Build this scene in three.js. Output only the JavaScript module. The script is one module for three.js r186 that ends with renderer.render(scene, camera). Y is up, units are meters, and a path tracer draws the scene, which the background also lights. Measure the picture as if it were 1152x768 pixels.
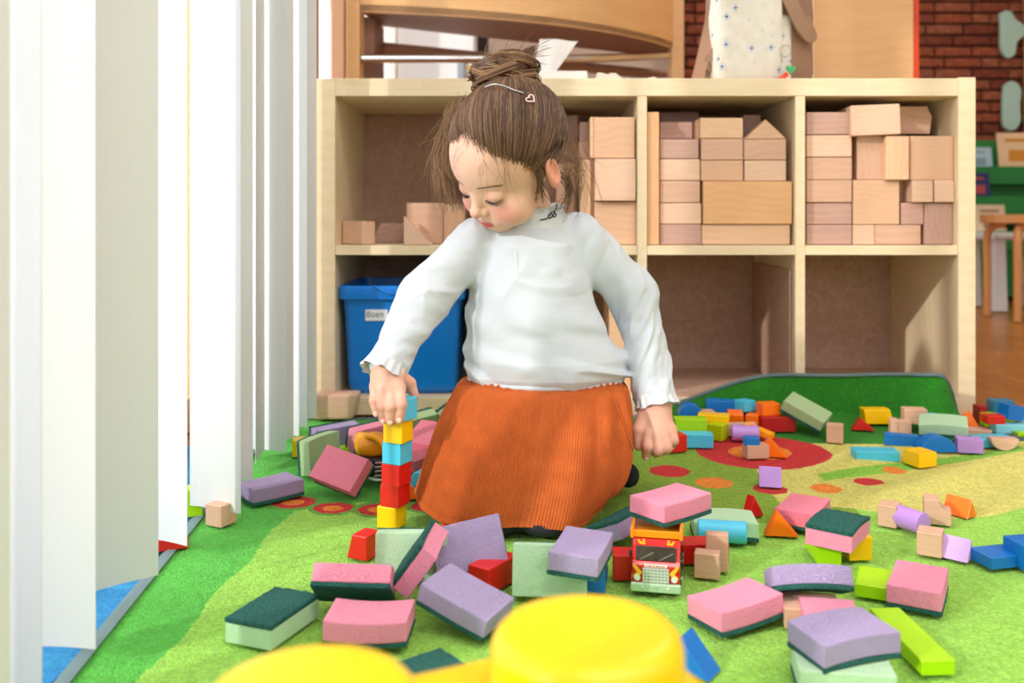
import * as THREE from 'three';
import { mergeGeometries } from 'three/addons/utils/BufferGeometryUtils.js';
import { RoundedBoxGeometry } from 'three/addons/geometries/RoundedBoxGeometry.js';
import { RectAreaLightUniformsLib } from 'three/addons/lights/RectAreaLightUniformsLib.js';
import { TextGeometry } from 'three/addons/geometries/TextGeometry.js';
import { FontLoader } from 'three/addons/loaders/FontLoader.js';

// ------------------------------------------------------------------ camera, sky, sun, lamps, exposure
const scene = new THREE.Scene();
const camera = new THREE.PerspectiveCamera(2 * Math.atan(384 / 1040) * 180 / Math.PI, 1.5, 0.05, 60);
camera.position.set(0, 0.451, 0);
camera.lookAt(0, 0.451, -1);
camera.setViewOffset(1152, 768, -16, 145, 1152, 768);   // level camera with a shifted lens: uprights stay upright
camera.focus = 1.32;
camera.userData.fStop = 4.2;
const renderer = new THREE.WebGLRenderer();
renderer.toneMapping = THREE.LinearToneMapping;
renderer.toneMappingExposure = 0.84;
renderer.shadowMap.enabled = true;
RectAreaLightUniformsLib.init();
scene.background = new THREE.Color(2.6, 2.75, 2.9);      // bright overcast daylight outside the window
const sun = new THREE.DirectionalLight(new THREE.Color(1, 0.97, 0.92), 2.6);
sun.position.set(-3.35, 2.0, 1.4);                        // from the window side, a little behind the camera
sun.target.position.set(0, 0, -1.4);
sun.castShadow = true; sun.shadow.radius = 3;
sun.shadow.mapSize.set(2048, 2048);
Object.assign(sun.shadow.camera, { left: -3, right: 3, top: 3, bottom: -3, near: 0.1, far: 12 });
scene.add(sun, sun.target);
const LAMPS = [[0.5, -0.6], [0.5, 1.0], [2.1, -0.6], [2.1, 1.0], [1.3, -3.6]];   // ceiling panels
const LAMP_Y = 2.55, LAMP_W = 1.2, LAMP_D = 0.6, LAMP_L = 7;

// ------------------------------------------------------------------ helpers
let seed = 7;
const rnd = () => { seed = (seed * 1664525 + 1013904223) >>> 0; return seed / 4294967296; };
const taken = {};
const numbered = (n) => { const k = taken[n] = (taken[n] ?? -1) + 1; return k ? `${n}_${String(k).padStart(3, '0')}` : n; };
const rad = (d) => d * Math.PI / 180;
const clamp = (x, a, b) => Math.min(b, Math.max(a, x));
const sstep = (a, b, x) => { const t = clamp((x - a) / (b - a), 0, 1); return t * t * (3 - 2 * t); };
const mix = (a, b, t) => a + (b - a) * t;
function hash(x, y, z = 0) { let h = Math.imul(x, 374761393) + Math.imul(y, 668265263) + Math.imul(z, 1274126177); h = Math.imul(h ^ (h >>> 13), 1274126177); return ((h ^ (h >>> 16)) >>> 0) / 4294967296; }
function noise3(x, y, z) {
  const i = Math.floor(x), j = Math.floor(y), k = Math.floor(z); let u = x - i, v = y - j, w = z - k;
  u = u * u * (3 - 2 * u); v = v * v * (3 - 2 * v); w = w * w * (3 - 2 * w);
  const l = (a, b, t) => a + (b - a) * t;
  return l(l(l(hash(i, j, k), hash(i + 1, j, k), u), l(hash(i, j + 1, k), hash(i + 1, j + 1, k), u), v), l(l(hash(i, j, k + 1), hash(i + 1, j, k + 1), u), l(hash(i, j + 1, k + 1), hash(i + 1, j + 1, k + 1), u), v), w) * 2 - 1;
}
function tnoise(x, y, p) {          // tileable 2D noise, period p
  const i = Math.floor(x), j = Math.floor(y); let u = x - i, v = y - j; u = u * u * (3 - 2 * u); v = v * v * (3 - 2 * v);
  const m = (a) => ((a % p) + p) % p, h = (a, b) => hash(m(a), m(b), p);
  return mix(mix(h(i, j), h(i + 1, j), u), mix(h(i, j + 1), h(i + 1, j + 1), u), v);
}
function tex(w, h, fn, srgb = true) {
  const d = new Uint8Array(w * h * 4);
  for (let y = 0; y < h; y++) for (let x = 0; x < w; x++) { const c = fn(x / w, y / h, x, y), o = (y * w + x) * 4; d[o] = clamp(c[0], 0, 255); d[o + 1] = clamp(c[1], 0, 255); d[o + 2] = clamp(c[2], 0, 255); d[o + 3] = c[3] ?? 255; }
  const t = new THREE.DataTexture(d, w, h); t.wrapS = t.wrapT = THREE.RepeatWrapping; t.magFilter = THREE.LinearFilter; t.minFilter = THREE.LinearMipmapLinearFilter; t.generateMipmaps = true;
  if (srgb) t.colorSpace = THREE.SRGBColorSpace; t.needsUpdate = true; return t;
}
const grey = (w, fn) => tex(w, w, (u, v, x, y) => { const g = fn(u, v, x, y); return [g, g, g]; }, false);
function rep(t, s) { const c = t.clone(); c.repeat.set(1 / s, 1 / s); c.needsUpdate = true; return c; }   // s: metres that one tile covers
const M = (color, roughness = 0.6, o = {}) => new THREE.MeshPhysicalMaterial({ color, roughness, side: THREE.DoubleSide, ...o });

// grain, pile, foam and cloth relief
const fineNoise = grey(256, (u, v) => 255 * (0.6 * tnoise(u * 128, v * 128, 128) + 0.4 * tnoise(u * 48, v * 48, 48)));
const foamBump = grey(256, (u, v) => { const a = tnoise(u * 40, v * 40, 40), b = tnoise(u * 90, v * 90, 90); return 255 * clamp(1.1 - 1.3 * Math.max(0, a - 0.55) * 2 - 0.5 * b * b, 0, 1); });
const fibre = grey(256, (u, v) => 255 * clamp(Math.abs(tnoise(u * 60, v * 60, 60) - 0.5) * 1.6 + 0.5 * tnoise(u * 120, v * 120, 120), 0, 1));
const woodTex = (base, vein, contrast) => tex(512, 512, (u, v) => {
  const w = tnoise(u * 4, v * 4, 4) * 0.7, g = 0.5 + 0.5 * Math.sin((v * 14 + w * 2.2) * 6.2832), f = tnoise(u * 12, v * 240, 480), p = tnoise(u * 30, v * 200, 600);
  const t = contrast * (0.45 * g * tnoise(u * 3, v * 8, 24) + 0.35 * f) + (p > 0.86 ? 0.22 * contrast : 0);
  return [0, 1, 2].map((i) => mix(base[i], vein[i], clamp(t, 0, 1)) + 5 * (tnoise(u * 5, v * 5, 5) - 0.5));
});
const T = {
  beech0: woodTex([232, 192, 156], [214, 166, 128], 0.7), beech1: woodTex([230, 196, 172], [210, 170, 146], 0.7), beech2: woodTex([216, 174, 148], [194, 148, 122], 0.8), beech3: woodTex([208, 172, 156], [184, 144, 128], 0.8),
  birch: woodTex([238, 218, 184], [222, 196, 154], 0.8), panel: woodTex([232, 186, 130], [216, 164, 104], 0.7),
};
const board = tex(512, 512, (u, v) => { const n = tnoise(u * 90, v * 90, 90), m = tnoise(u * 30, v * 30, 30), d = tnoise(u * 160, v * 160, 160) > 0.9 ? 30 : 0; const k = 18 * (n - 0.5) + 12 * (m - 0.5) - d * 0.5; return [186 + k, 150 + k, 130 + k]; });

const MT = {
  birch: M(0xffffff, 0.45, { map: rep(T.birch, 0.5) }),
  board: M(0xffffff, 0.8, { map: rep(board, 0.3) }),
  panel: M(0xffffff, 0.45, { map: rep(T.panel, 0.7) }),
  beech: ['beech0', 'beech1', 'beech2', 'beech3', 'beech1', 'beech0'].map((k, i) => M([0xffffff, 0xfffaf4, 0xffffff, 0xf4ecec, 0xf6e8d8, 0xfff0d8][i], 0.5, { map: rep(T[k], 0.22) })),
  white: M(0xf2f2ee, 0.55), chrome: M(0xd8dade, 0.18, { metalness: 1 }), black: M(0x16181a, 0.5), silver: M(0xb8bcc0, 0.3, { metalness: 0.9 }),
};
const paint = (hex, r = 0.35) => M(hex, r, { bumpMap: rep(fineNoise, 0.05), bumpScale: 0.0001 });
const BC = {
  red: paint(0xd81a16), darkred: paint(0xae1014), yellow: paint(0xffc800), cyan: paint(0x4cc4e6), palecyan: paint(0x8edcf0), blue: paint(0x0b72c6), tealblue: paint(0x2a7aa0), lime: paint(0xa6dc00), limedark: paint(0xb4c800), orange: paint(0xff7608), yelorange: paint(0xffaa10), lilac: paint(0xb98ad8), palelilac: paint(0xcfa8e8),
  tan: M(0xffffff, 0.55, { map: rep(T.beech2, 0.12) }),
};

// geometry: boxes with soft edges and uv in metres
function softBox(w, h, d, r = 0.0012, n = 0, warp) {
  const ax = (s) => { const H = s / 2, a = [-H, -H + r * 0.3, -H + r]; for (let i = 1; i <= n; i++) a.push(-H + r + (s - 2 * r) * i / (n + 1)); a.push(H - r, H - r * 0.3, H); return a; };
  const X = ax(w), Y = ax(h), Z = ax(d), S = [w, h, d], pos = [], nor = [], uv = [], idx = [];
  const face = (A, B, c, sign, ia, ib, ic) => {
    const o = pos.length / 3;
    for (const b of B) for (const a of A) {
      const p = [0, 0, 0]; p[ia] = a; p[ib] = b; p[ic] = sign * S[ic] / 2;
      const q = p.map((v, i) => clamp(v, -S[i] / 2 + r, S[i] / 2 - r)), e = p.map((v, i) => v - q[i]), l = Math.hypot(...e) || 1;
      nor.push(...e.map((v) => v / l)); pos.push(...q.map((v, i) => v + e[i] / l * r)); uv.push(ia === 2 ? b : a, ia === 2 ? a : b);
    }
    for (let j = 0; j < B.length - 1; j++) for (let i = 0; i < A.length - 1; i++) { const k = o + j * A.length + i, m = k + A.length; if (sign > 0) idx.push(k, k + 1, m + 1, k, m + 1, m); else idx.push(k, m + 1, k + 1, k, m, m + 1); }
  };
  face(X, Y, 0, 1, 0, 1, 2); face(X, Y, 0, -1, 0, 1, 2); face(Z, Y, 0, -1, 2, 1, 0); face(Z, Y, 0, 1, 2, 1, 0); face(X, Z, 0, -1, 0, 2, 1); face(X, Z, 0, 1, 0, 2, 1);
  const g = new THREE.BufferGeometry();
  g.setAttribute('position', new THREE.Float32BufferAttribute(pos, 3)); g.setAttribute('normal', new THREE.Float32BufferAttribute(nor, 3)); g.setAttribute('uv', new THREE.Float32BufferAttribute(uv, 2)); g.setIndex(idx);
  // wind every triangle along its normals
  const P = g.attributes.position, N = g.attributes.normal, I = g.index, a = new THREE.Vector3(), b = new THREE.Vector3(), c = new THREE.Vector3(), nn = new THREE.Vector3();
  for (let i = 0; i < I.count; i += 3) { a.fromBufferAttribute(P, I.getX(i)); b.fromBufferAttribute(P, I.getX(i + 1)); c.fromBufferAttribute(P, I.getX(i + 2)); nn.fromBufferAttribute(N, I.getX(i)); b.sub(a); c.sub(a); if (b.cross(c).dot(nn) < 0) { const t = I.getX(i + 1); I.setX(i + 1, I.getX(i + 2)); I.setX(i + 2, t); } }
  if (warp) { const v = new THREE.Vector3(); for (let i = 0; i < P.count; i++) { v.fromBufferAttribute(P, i); warp(v); P.setXYZ(i, v.x, v.y, v.z); } g.computeVertexNormals(); }
  return g;
}
function triUV(g0) {          // uv in metres from the dominant axis of each face
  const g = g0.index ? g0.toNonIndexed() : g0, P = g.attributes.position, uv = new Float32Array(P.count * 2), a = new THREE.Vector3(), b = new THREE.Vector3(), c = new THREE.Vector3();
  for (let i = 0; i < P.count; i += 3) {
    a.fromBufferAttribute(P, i); b.fromBufferAttribute(P, i + 1); c.fromBufferAttribute(P, i + 2); const n = b.clone().sub(a).cross(c.clone().sub(a)), x = Math.abs(n.x), y = Math.abs(n.y), z = Math.abs(n.z);
    [a, b, c].forEach((p, k) => { const [u, v] = z >= x && z >= y ? [p.x, p.y] : y >= x ? [p.x, p.z] : [p.z, p.y]; uv[(i + k) * 2] = u; uv[(i + k) * 2 + 1] = v; });
  }
  g.setAttribute('uv', new THREE.BufferAttribute(uv, 2)); return g;
}
const move = (g, x, y, z, rx = 0, ry = 0, rz = 0) => { g.applyMatrix4(new THREE.Matrix4().compose(new THREE.Vector3(x, y, z), new THREE.Quaternion().setFromEuler(new THREE.Euler(rx, ry, rz, 'YXZ')), new THREE.Vector3(1, 1, 1))); return g; };
const boxAt = (x0, x1, y0, y1, z0, z1, r = 0.0015) => move(softBox(x1 - x0, y1 - y0, z1 - z0, r), (x0 + x1) / 2, (y0 + y1) / 2, (z0 + z1) / 2);
function extr(pts, depth, bevel = 0.0012) {        // outline in x,y; depth along z, centred
  const s = new THREE.Shape(pts.map((p) => new THREE.Vector2(...p)));
  const g = new THREE.ExtrudeGeometry(s, { depth: depth - 2 * bevel, bevelEnabled: bevel > 0, bevelThickness: bevel, bevelSize: bevel, bevelOffset: -bevel, bevelSegments: 2, curveSegments: 10 });
  g.translate(0, 0, -depth / 2 + bevel); return triUV(g);
}
const tube = (pts, r, seg = 24, rs = 8, closed = false) => new THREE.TubeGeometry(new THREE.CatmullRomCurve3(pts.map((p) => new THREE.Vector3(...p)), closed), seg, r, rs, closed);
function mergeAll(gs) { gs = gs.map((g) => { const n = g.index ? g.toNonIndexed() : g; for (const k of Object.keys(n.attributes)) if (!['position', 'normal', 'uv', 'color'].includes(k)) n.deleteAttribute(k); if (!n.attributes.uv) n.setAttribute('uv', new THREE.Float32BufferAttribute(new Float32Array(n.attributes.position.count * 2), 2)); return n; }); return gs.length > 1 ? mergeGeometries(gs) : gs[0]; }
function mesh(name, geo, m, parent = scene) {
  const o = new THREE.Mesh(Array.isArray(geo) ? mergeAll(geo) : geo, m); o.name = parent === scene ? numbered(name) : name; o.castShadow = o.receiveShadow = true; parent.add(o); return o;
}
function thing(name, label, category, [x, y, z] = [0, 0, 0], yaw = 0, group) {
  const o = new THREE.Group(); o.name = numbered(name); o.position.set(x, y, z); o.rotation.y = yaw; o.userData = { label, category }; if (group) o.userData.group = group; scene.add(o); return o;
}
function tag(o, label, category, group) { Object.assign(o.userData, { label, category }); if (group) o.userData.group = group; return o; }
function struct(name, geo, m, label) { const o = mesh(name, geo, m); o.userData.kind = 'structure'; if (label) o.userData.label = label; return o; }

// ------------------------------------------------------------------ the room
const X0 = -0.66, X1 = 4.2, Z0 = -5.25, Z1 = 3.2, YC = 2.6;
const planks = tex(1024, 1024, (u, v) => {
  const row = Math.floor(u * 10), off = hash(row, 3) , seg = Math.floor(v * 2 + off), t = hash(row, seg, 9), fx = u * 10 - row, edge = fx < 0.015 || (v * 2 + off) % 1 < 0.004;
  const g = tnoise(u * 160, v * 14, 160) * 0.5 + tnoise(u * 60, v * 5, 60) * 0.5, k = (t - 0.5) * 22 + (g - 0.5) * 40;
  return edge ? [96, 56, 20] : [176 + k, 112 + k * 0.85, 42 + k * 0.5];
});
{
  const fl = struct('floor', triUV(new THREE.BoxGeometry(X1 - X0 + 0.4, 0.12, Z1 - Z0 + 0.4).translate((X0 + X1) / 2, -0.0662, (Z0 + Z1) / 2)), M(0xffffff, 0.32, { map: rep(planks, 1.2) }), 'glossy orange-brown wooden floor');
  const wallMat = M(0xeeeae2, 0.9), ceilMat = M(0xf4f3f0, 0.95);
  struct('ceiling', new THREE.BoxGeometry(X1 - X0 + 0.4, 0.15, Z1 - Z0 + 0.4).translate((X0 + X1) / 2, YC + 0.075, (Z0 + Z1) / 2), ceilMat);
  struct('wall_right', new THREE.BoxGeometry(0.15, YC, Z1 - Z0).translate(X1 + 0.075, YC / 2, (Z0 + Z1) / 2), wallMat);
  struct('wall_front', [boxAt(X0 - 0.15, X1 + 0.15, 0, 0.7, Z1, Z1 + 0.15), boxAt(X0 - 0.15, X1 + 0.15, 2.3, YC, Z1, Z1 + 0.15), boxAt(X0 - 0.15, X0 + 0.3, 0.7, 2.3, Z1, Z1 + 0.15), boxAt(X1 - 0.5, X1 + 0.15, 0.7, 2.3, Z1, Z1 + 0.15)], wallMat);
  struct('window_2', [boxAt(X0 + 0.3, X1 - 0.5, 0.7, 0.76, Z1 + 0.04, Z1 + 0.1), boxAt(X0 + 0.3, X1 - 0.5, 2.24, 2.3, Z1 + 0.04, Z1 + 0.1), ...[0.3, 1.65, 3.0, 4.3].map((d) => boxAt(X0 + d, X0 + d + 0.06, 0.76, 2.24, Z1 + 0.04, Z1 + 0.1))], M(0xf0f0ee, 0.5), 'white window frame in the wall behind the photographer');
  // window wall: opening from z -2.28 to 2.4, from the floor to 2.3 m
  struct('wall_left', [boxAt(X0 - 0.15, X0, 2.32, YC, Z0, Z1), boxAt(X0 - 0.15, X0, 0, 2.32, Z0, -4.6), boxAt(X0 - 0.15, X0, 0, 2.32, 2.4, Z1)], wallMat);
  const fr = M(0xffffff, 0.45, { map: rep(T.panel, 0.5) });
  const posts = [boxAt(X0 - 0.11, X0 - 0.04, 0.06, 2.32, 2.32, 2.4)]; for (const z of [-4.6, -3.7, -2.95, -2.06, -0.5, 1.0]) posts.push(boxAt(X0 - 0.11, X0 - 0.04, 0.06, 2.26, z, z + 0.08));
  const wf = struct('window_1', [boxAt(X0 - 0.12, X0 - 0.03, 0, 0.07, -4.6, 2.4), boxAt(X0 - 0.12, X0 - 0.03, 2.25, 2.32, -4.6, 2.4), ...posts], fr, 'wooden window frame behind the vertical blinds');
  const pane = M(0xffffff, 0.02, { transmission: 1, thickness: 0, ior: 1.45 });
  for (const [a, b] of [[-4.52, -3.7], [-3.62, -2.95], [-2.87, -2.06], [-1.98, -0.5], [-0.42, 1.0], [1.08, 2.32]]) mesh('pane', new THREE.BoxGeometry(0.004, 2.18, b - a).translate(X0 - 0.075, 1.16, (a + b) / 2), pane, wf);
  // ceiling lamps
  const glow = M(0xffffff, 0.6, { emissive: 0xffffff, emissiveIntensity: 2.2 });
  LAMPS.forEach(([x, z], i) => {
    const t = thing('ceiling_lamp', ['square-edged white ceiling lamp panel above the child', 'white ceiling lamp panel above the photographer', 'white ceiling lamp panel over the middle of the room', 'white ceiling lamp panel by the right wall behind', 'white ceiling lamp panel near the brick wall'][i], 'lamp', [x, LAMP_Y, z]);
    mesh('housing', softBox(LAMP_W + 0.06, 0.045, LAMP_D + 0.06, 0.004).translate(0, 0.0275, 0), MT.white, t);
    mesh('diffuser', softBox(LAMP_W, 0.01, LAMP_D, 0.002), glow, t);
    const l = new THREE.RectAreaLight(0xffffff, LAMP_L, LAMP_W, LAMP_D); l.position.set(0, -0.012, 0); l.rotation.x = -Math.PI / 2; l.castShadow = true; t.add(l);
  });
}
// brick wall at the far end: every brick that shows is its own piece
{
  const brickTex = tex(256, 256, (u, v) => { const n = tnoise(u * 24, v * 24, 24), m = tnoise(u * 90, v * 90, 90), k = 44 * (n - 0.5) + 26 * (m - 0.5); return [150 + k, 84 + k * 0.8, 58 + k * 0.6]; });
  const mortar = struct('wall_back', new THREE.BoxGeometry(X1 - X0 + 0.3, YC, 0.15).translate((X0 + X1) / 2, YC / 2, Z0 - 0.087), M(0x3a2e28, 0.95, { bumpMap: rep(fineNoise, 0.2), bumpScale: 0.002 }), 'brown brick wall at the far end of the room');
  const bm = [0xffffff, 0xe8d4c8, 0xffe6d0, 0xcfb4a8].map((c) => M(c, 0.85, { map: rep(brickTex, 0.3), bumpMap: rep(fineNoise, 0.15), bumpScale: 0.002 }));
  const full = softBox(0.2, 0.05, 0.03, 0.004), half = softBox(0.095, 0.05, 0.03, 0.004);
  for (let r = 0; r < 26; r++) for (const [a, b] of [[0.75, 1.1], [2.0, 3.2]]) {
    const y = 0.55 + r * 0.0625; let x = a + (r % 2) * 0.105 - (r % 3 === 0 ? 0.05 : 0);
    if (a < 1 && (r < 10 || r > 22)) continue;
    while (x < b) { const s = hash(r, Math.round(x * 100), 4) > 0.86, w = s ? 0.095 : 0.2; const o = mesh('brick', s ? half : full, bm[Math.floor(hash(r, Math.round(x * 100)) * 4)], mortar); o.position.set(x + w / 2, y, Z0 + 0.001 + 0.006 * hash(r, Math.round(x * 77), 2)); x += w + 0.011; }
  }
}

// ------------------------------------------------------------------ vertical blinds
{
  const cloth = M(0xdadbd9, 0.95, { transmission: 0.04, thickness: 0, bumpMap: rep(fineNoise, 0.02), bumpScale: 0.00015 });
  const TOP = 2.3, BOT = 0.02;
  // [xa, za, xb, zb]: the two edges of each slat, from the camera side of the room to the shelf
  const slats = [];
  for (let i = 0; i < 13; i++) { const z = 1.45 - i * 0.145, a = rad([30, -35, 12, 25, -40, 8, 20][i % 7]); slats.push([-0.47 - 0.05 * Math.cos(a), z - 0.05 * Math.sin(a), -0.47 + 0.05 * Math.cos(a), z + 0.05 * Math.sin(a)]); }
  slats.push([-0.455, -0.62, -0.391, -0.70], [-0.49, -0.80, -0.399, -0.762], [-0.515, -0.918, -0.425, -0.913], [-0.51, -1.032, -0.438, -1.10], [-0.53, -1.234, -0.438, -1.195], [-0.495, -1.362, -0.408, -1.322],
    [-0.50, -1.43, -0.444, -1.50], [-0.464, -1.583, -0.474, -1.672], [-0.52, -1.69, -0.432, -1.665], [-0.50, -1.70, -0.446, -1.77], [-0.53, -1.80, -0.4385, -1.785], [-0.53, -1.875, -0.4395, -1.855], [-0.50, -1.88, -0.4415, -1.945], [-0.54, -1.99, -0.452, -1.975]);
  const rail = thing('blind_headrail', 'white rail the vertical blind slats hang from', 'blind rail', [-0.47, TOP + 0.02, -0.25]);
  mesh('rail', softBox(0.05, 0.04, 3.6, 0.003), MT.white, rail);
  const names = { 13: 'grey-edged slat cut by the left picture edge', 14: 'white slat nearest the left picture edge', 15: 'white slat second from the left edge, left of the grey one', 16: 'broad grey slat turned to the room in shadow', 17: 'pale slat just right of the broad grey one', 18: 'broad bright white slat above the wooden cube', 19: 'grey slat right behind the broad bright white one', 20: 'brownish slat seen nearly edge-on', 21: 'white slat in the middle of the far half', 22: 'grey slat behind the middle white slat', 23: 'narrow white slat fourth from the shelf', 24: 'narrow white slat third from the shelf', 25: 'beige shaded slat second from the shelf', 26: 'last white slat touching the shelf end' };
  slats.forEach(([xa, za, xb, zb], i) => {
    const w = Math.hypot(xb - xa, zb - za), n = 8, t = thing('vertical_blind', names[i] ?? `white blind slat outside the view, ${['thirteenth', 'twelfth', 'eleventh', 'tenth', 'ninth', 'eighth', 'seventh', 'sixth', 'fifth', 'fourth', 'third', 'second', 'first'][i]} past the left picture edge`, 'blind', [(xa + xb) / 2, BOT, (za + zb) / 2], Math.atan2(-(zb - za), xb - xa), 'vertical blind slats');
    const pts = []; for (let k = 0; k <= n; k++) { const s = k / n - 0.5; pts.push([s * w, 0.004 * (1 - 4 * s * s)]); } for (let k = n; k >= 0; k--) { const s = k / n - 0.5; pts.push([s * w, 0.004 * (1 - 4 * s * s) - 0.0008]); }
    const g = new THREE.ExtrudeGeometry(new THREE.Shape(pts.map((p) => new THREE.Vector2(...p))), { depth: TOP - BOT - 0.02, bevelEnabled: false }); g.rotateX(-Math.PI / 2);
    mesh('fabric', triUV(g), cloth, t);
    mesh('hanger', new THREE.BoxGeometry(0.02, 0.03, 0.003).translate(0, TOP - BOT - 0.015, 0), MT.white, t);
  });
}

// ------------------------------------------------------------------ carpet and blue rug
const carpetLeft = (z) => -0.441 - 0.085 * (-z - 0.887);
const carpetRight = (z) => Math.min(1.35 + 0.02 * z, 0.945 + 0.39 * (1.95 + z));
function carpetY(x, z) {
  const hump = sstep(0.15, 0.5, x) * (1 - sstep(0.9, 0.96, x)), t = clamp((-1.78 - z) / 0.19, 0, 1);
  return 0.026 * hump * t * t;
}
const carpetCrease = (x, z) => 0.008 * Math.exp(-(((z + 1.585 + 0.25 * (x + 0.45)) / 0.032) ** 2)) * (1 - sstep(-0.42, -0.34, x)) + 0.004 * Math.exp(-(((z + 1.72 + 0.2 * x) / 0.03) ** 2)) * (1 - sstep(-0.3, -0.2, x));
{
  const print = [];
  const blob = (x, z, rx, rz, c) => print.push((X, Z) => ((X - x) / rx) ** 2 + ((Z - z) / rz) ** 2 < 1 ? c : null);
  const LIGHT = [146, 200, 78], LEFTG = [80, 176, 62], DARK = [34, 122, 20], OLIVE = [126, 162, 44], YEL = [206, 198, 104], RED = [196, 10, 36], ORA = [228, 128, 34], OUT = [96, 158, 52];
  const leftBound = (z) => -0.3743 + 0.034 * (-z - 0.887) + 0.004 * Math.sin(z * 30);
  const base = (x, z) => {
    if (x < leftBound(z) && z > -1.44) return LEFTG;
    if (x < -0.05 && z < -1.40 - 0.05 * Math.sin((x + 0.36) * 12)) return LEFTG;
    if (z < -1.835 + 0.03 * Math.sin(x * 3)) return DARK;
    const yl = 0.395 + 0.02 * sstep(1.5, 1.75, -z), yb = -1.44 + 0.075 * Math.exp(-(((x - 0.63) / 0.14) ** 2)) - 0.03 * sstep(0.7, 0.9, x);
    if (x > yl && z < yb) { const s = z - (-1.60 - 0.42 * (x - 0.56)); return Math.abs(s) < 0.018 + 0.01 * (x - 0.5) && x > 0.5 && x < 0.95 ? [128, 186, 54] : YEL; }
    if (x > 0.02 && x < 0.5 && z < -1.36 + 0.02 * Math.sin(x * 20)) return OLIVE;
    return LIGHT;
  };
  blob(0.447, -1.745, 0.125, 0.112, RED); blob(0.44, -1.745, 0.058, 0.05, ORA);
  for (const [px, pz, r, c] of [[0.251, -1.623, 0.035, RED], [0.315, -1.553, 0.031, ORA], [0.40, -1.518, 0.028, RED], [0.492, -1.518, 0.025, ORA], [0.575, -1.553, 0.024, RED], [0.645, -1.623, 0.02, ORA]]) blob(px, pz, r, r * 1.05, c);
  for (const [px, pz, r] of [[-0.365, -1.447, 0.034], [-0.297, -1.42, 0.03], [-0.226, -1.415, 0.032], [-0.15, -1.43, 0.03]]) { blob(px, pz, r * 1.25, r * 1.2, OUT); blob(px, pz, r, r * 0.85, RED); blob(px, pz, r * 0.52, r * 0.42, ORA); }
  const W = 2.2, H = 2.4, OX = -0.8, OZ = -2.1;
  const map = tex(1880, 2048, (u, v) => {
    const x = OX + u * W + 0.002 * noise3(u * 300, v * 330, 1), z = OZ + v * H + 0.002 * noise3(u * 300, v * 330, 5);
    let c = base(x, z); for (const p of print) c = p(x, z) ?? c;
    const k = 1 + 0.10 * noise3(u * 900, v * 980, 2) + 0.035 * noise3(u * 260, v * 285, 3) + 0.02 * noise3(u * 30, v * 33, 8);
    return [c[0] * k, c[1] * k, c[2] * k];
  });
  map.wrapS = map.wrapT = THREE.ClampToEdgeWrapping;
  const pile = grey(512, (u, v) => 255 * (0.55 * tnoise(u * 170, v * 170, 170) + 0.45 * tnoise(u * 80, v * 80, 80)));
  const pm = pile.clone(); pm.repeat.set(W / 0.22, H / 0.22); pm.needsUpdate = true;
  const mat = M(0xffffff, 1, { map, bumpMap: pm, bumpScale: 0.003, sheen: 0.3, sheenColor: new THREE.Color(0.5, 0.6, 0.3), sheenRoughness: 0.8 });
  const NX = 200, NZ = 230, zf = 0.2, zb = -2.03, pos = [], uv = [], idx = [], bind = [[], []];
  const surf = (s, t) => {
    let z = mix(zf, zb, t), x = mix(carpetLeft(z), carpetRight(Math.max(z, -1.95)), s), y = carpetY(x, z);
    const u = (x - OX) / W, v = (z - OZ) / H;
    // soft creases where the carpet has been pushed together
    y += carpetCrease(x, z);
    y += 0.0035 * (1 + Math.sin((z * 0.8 + x * 0.55) * 42)) * sstep(0.42, 0.6, x) * sstep(1.35, 1.5, -z) * (1 - sstep(1.75, 1.83, -z));
    y += 0.0015 * (1 + noise3(x * 5, z * 5, 3));
    // the far edge stands up against the shelf
    const up = sstep(0.20, 0.56, x) * (1 - sstep(0.885, 0.955, x)), over = -1.962 - z;
    if (over > 0) { const L = over * (0.0 + up * 1.18); y += L; z = -1.962 - over * mix(1, 0.18, up) + 0.006 * Math.sin(x * 22) * up * over / 0.068; }
    return [x, y - 0.0036, z, u, v];
  };
  for (let j = 0; j <= NZ; j++) for (let i = 0; i <= NX; i++) { const tt = j / NZ, t = tt < 0.5 ? tt * 1.3 : 0.65 + (tt - 0.5) * 0.7; const p = surf(i / NX, t); pos.push(p[0], p[1], p[2]); uv.push(p[3], p[4]); if (i === 0) bind[0].push(p); if (j === NZ) bind[1].push(p); }
  for (let j = 0; j < NZ; j++) for (let i = 0; i < NX; i++) { const k = j * (NX + 1) + i, m = k + NX + 1; idx.push(k, k + 1, m + 1, k, m + 1, m); }
  const rightEdge = []; for (let j = 0; j <= NZ; j++) { const k = (j * (NX + 1) + NX) * 3; rightEdge.push([pos[k], pos[k + 1], pos[k + 2]]); }
  const g = new THREE.BufferGeometry(); g.setAttribute('position', new THREE.Float32BufferAttribute(pos, 3)); g.setAttribute('uv', new THREE.Float32BufferAttribute(uv, 2)); g.setIndex(idx); g.computeVertexNormals();
  const t = thing('play_carpet', 'large green play carpet with red and orange dots, pushed up against the shelf', 'carpet');
  mesh('pile', g, mat, t);
  const edge = M(0x6e8486, 0.9, { bumpMap: rep(fineNoise, 0.03), bumpScale: 0.0008 });
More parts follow.
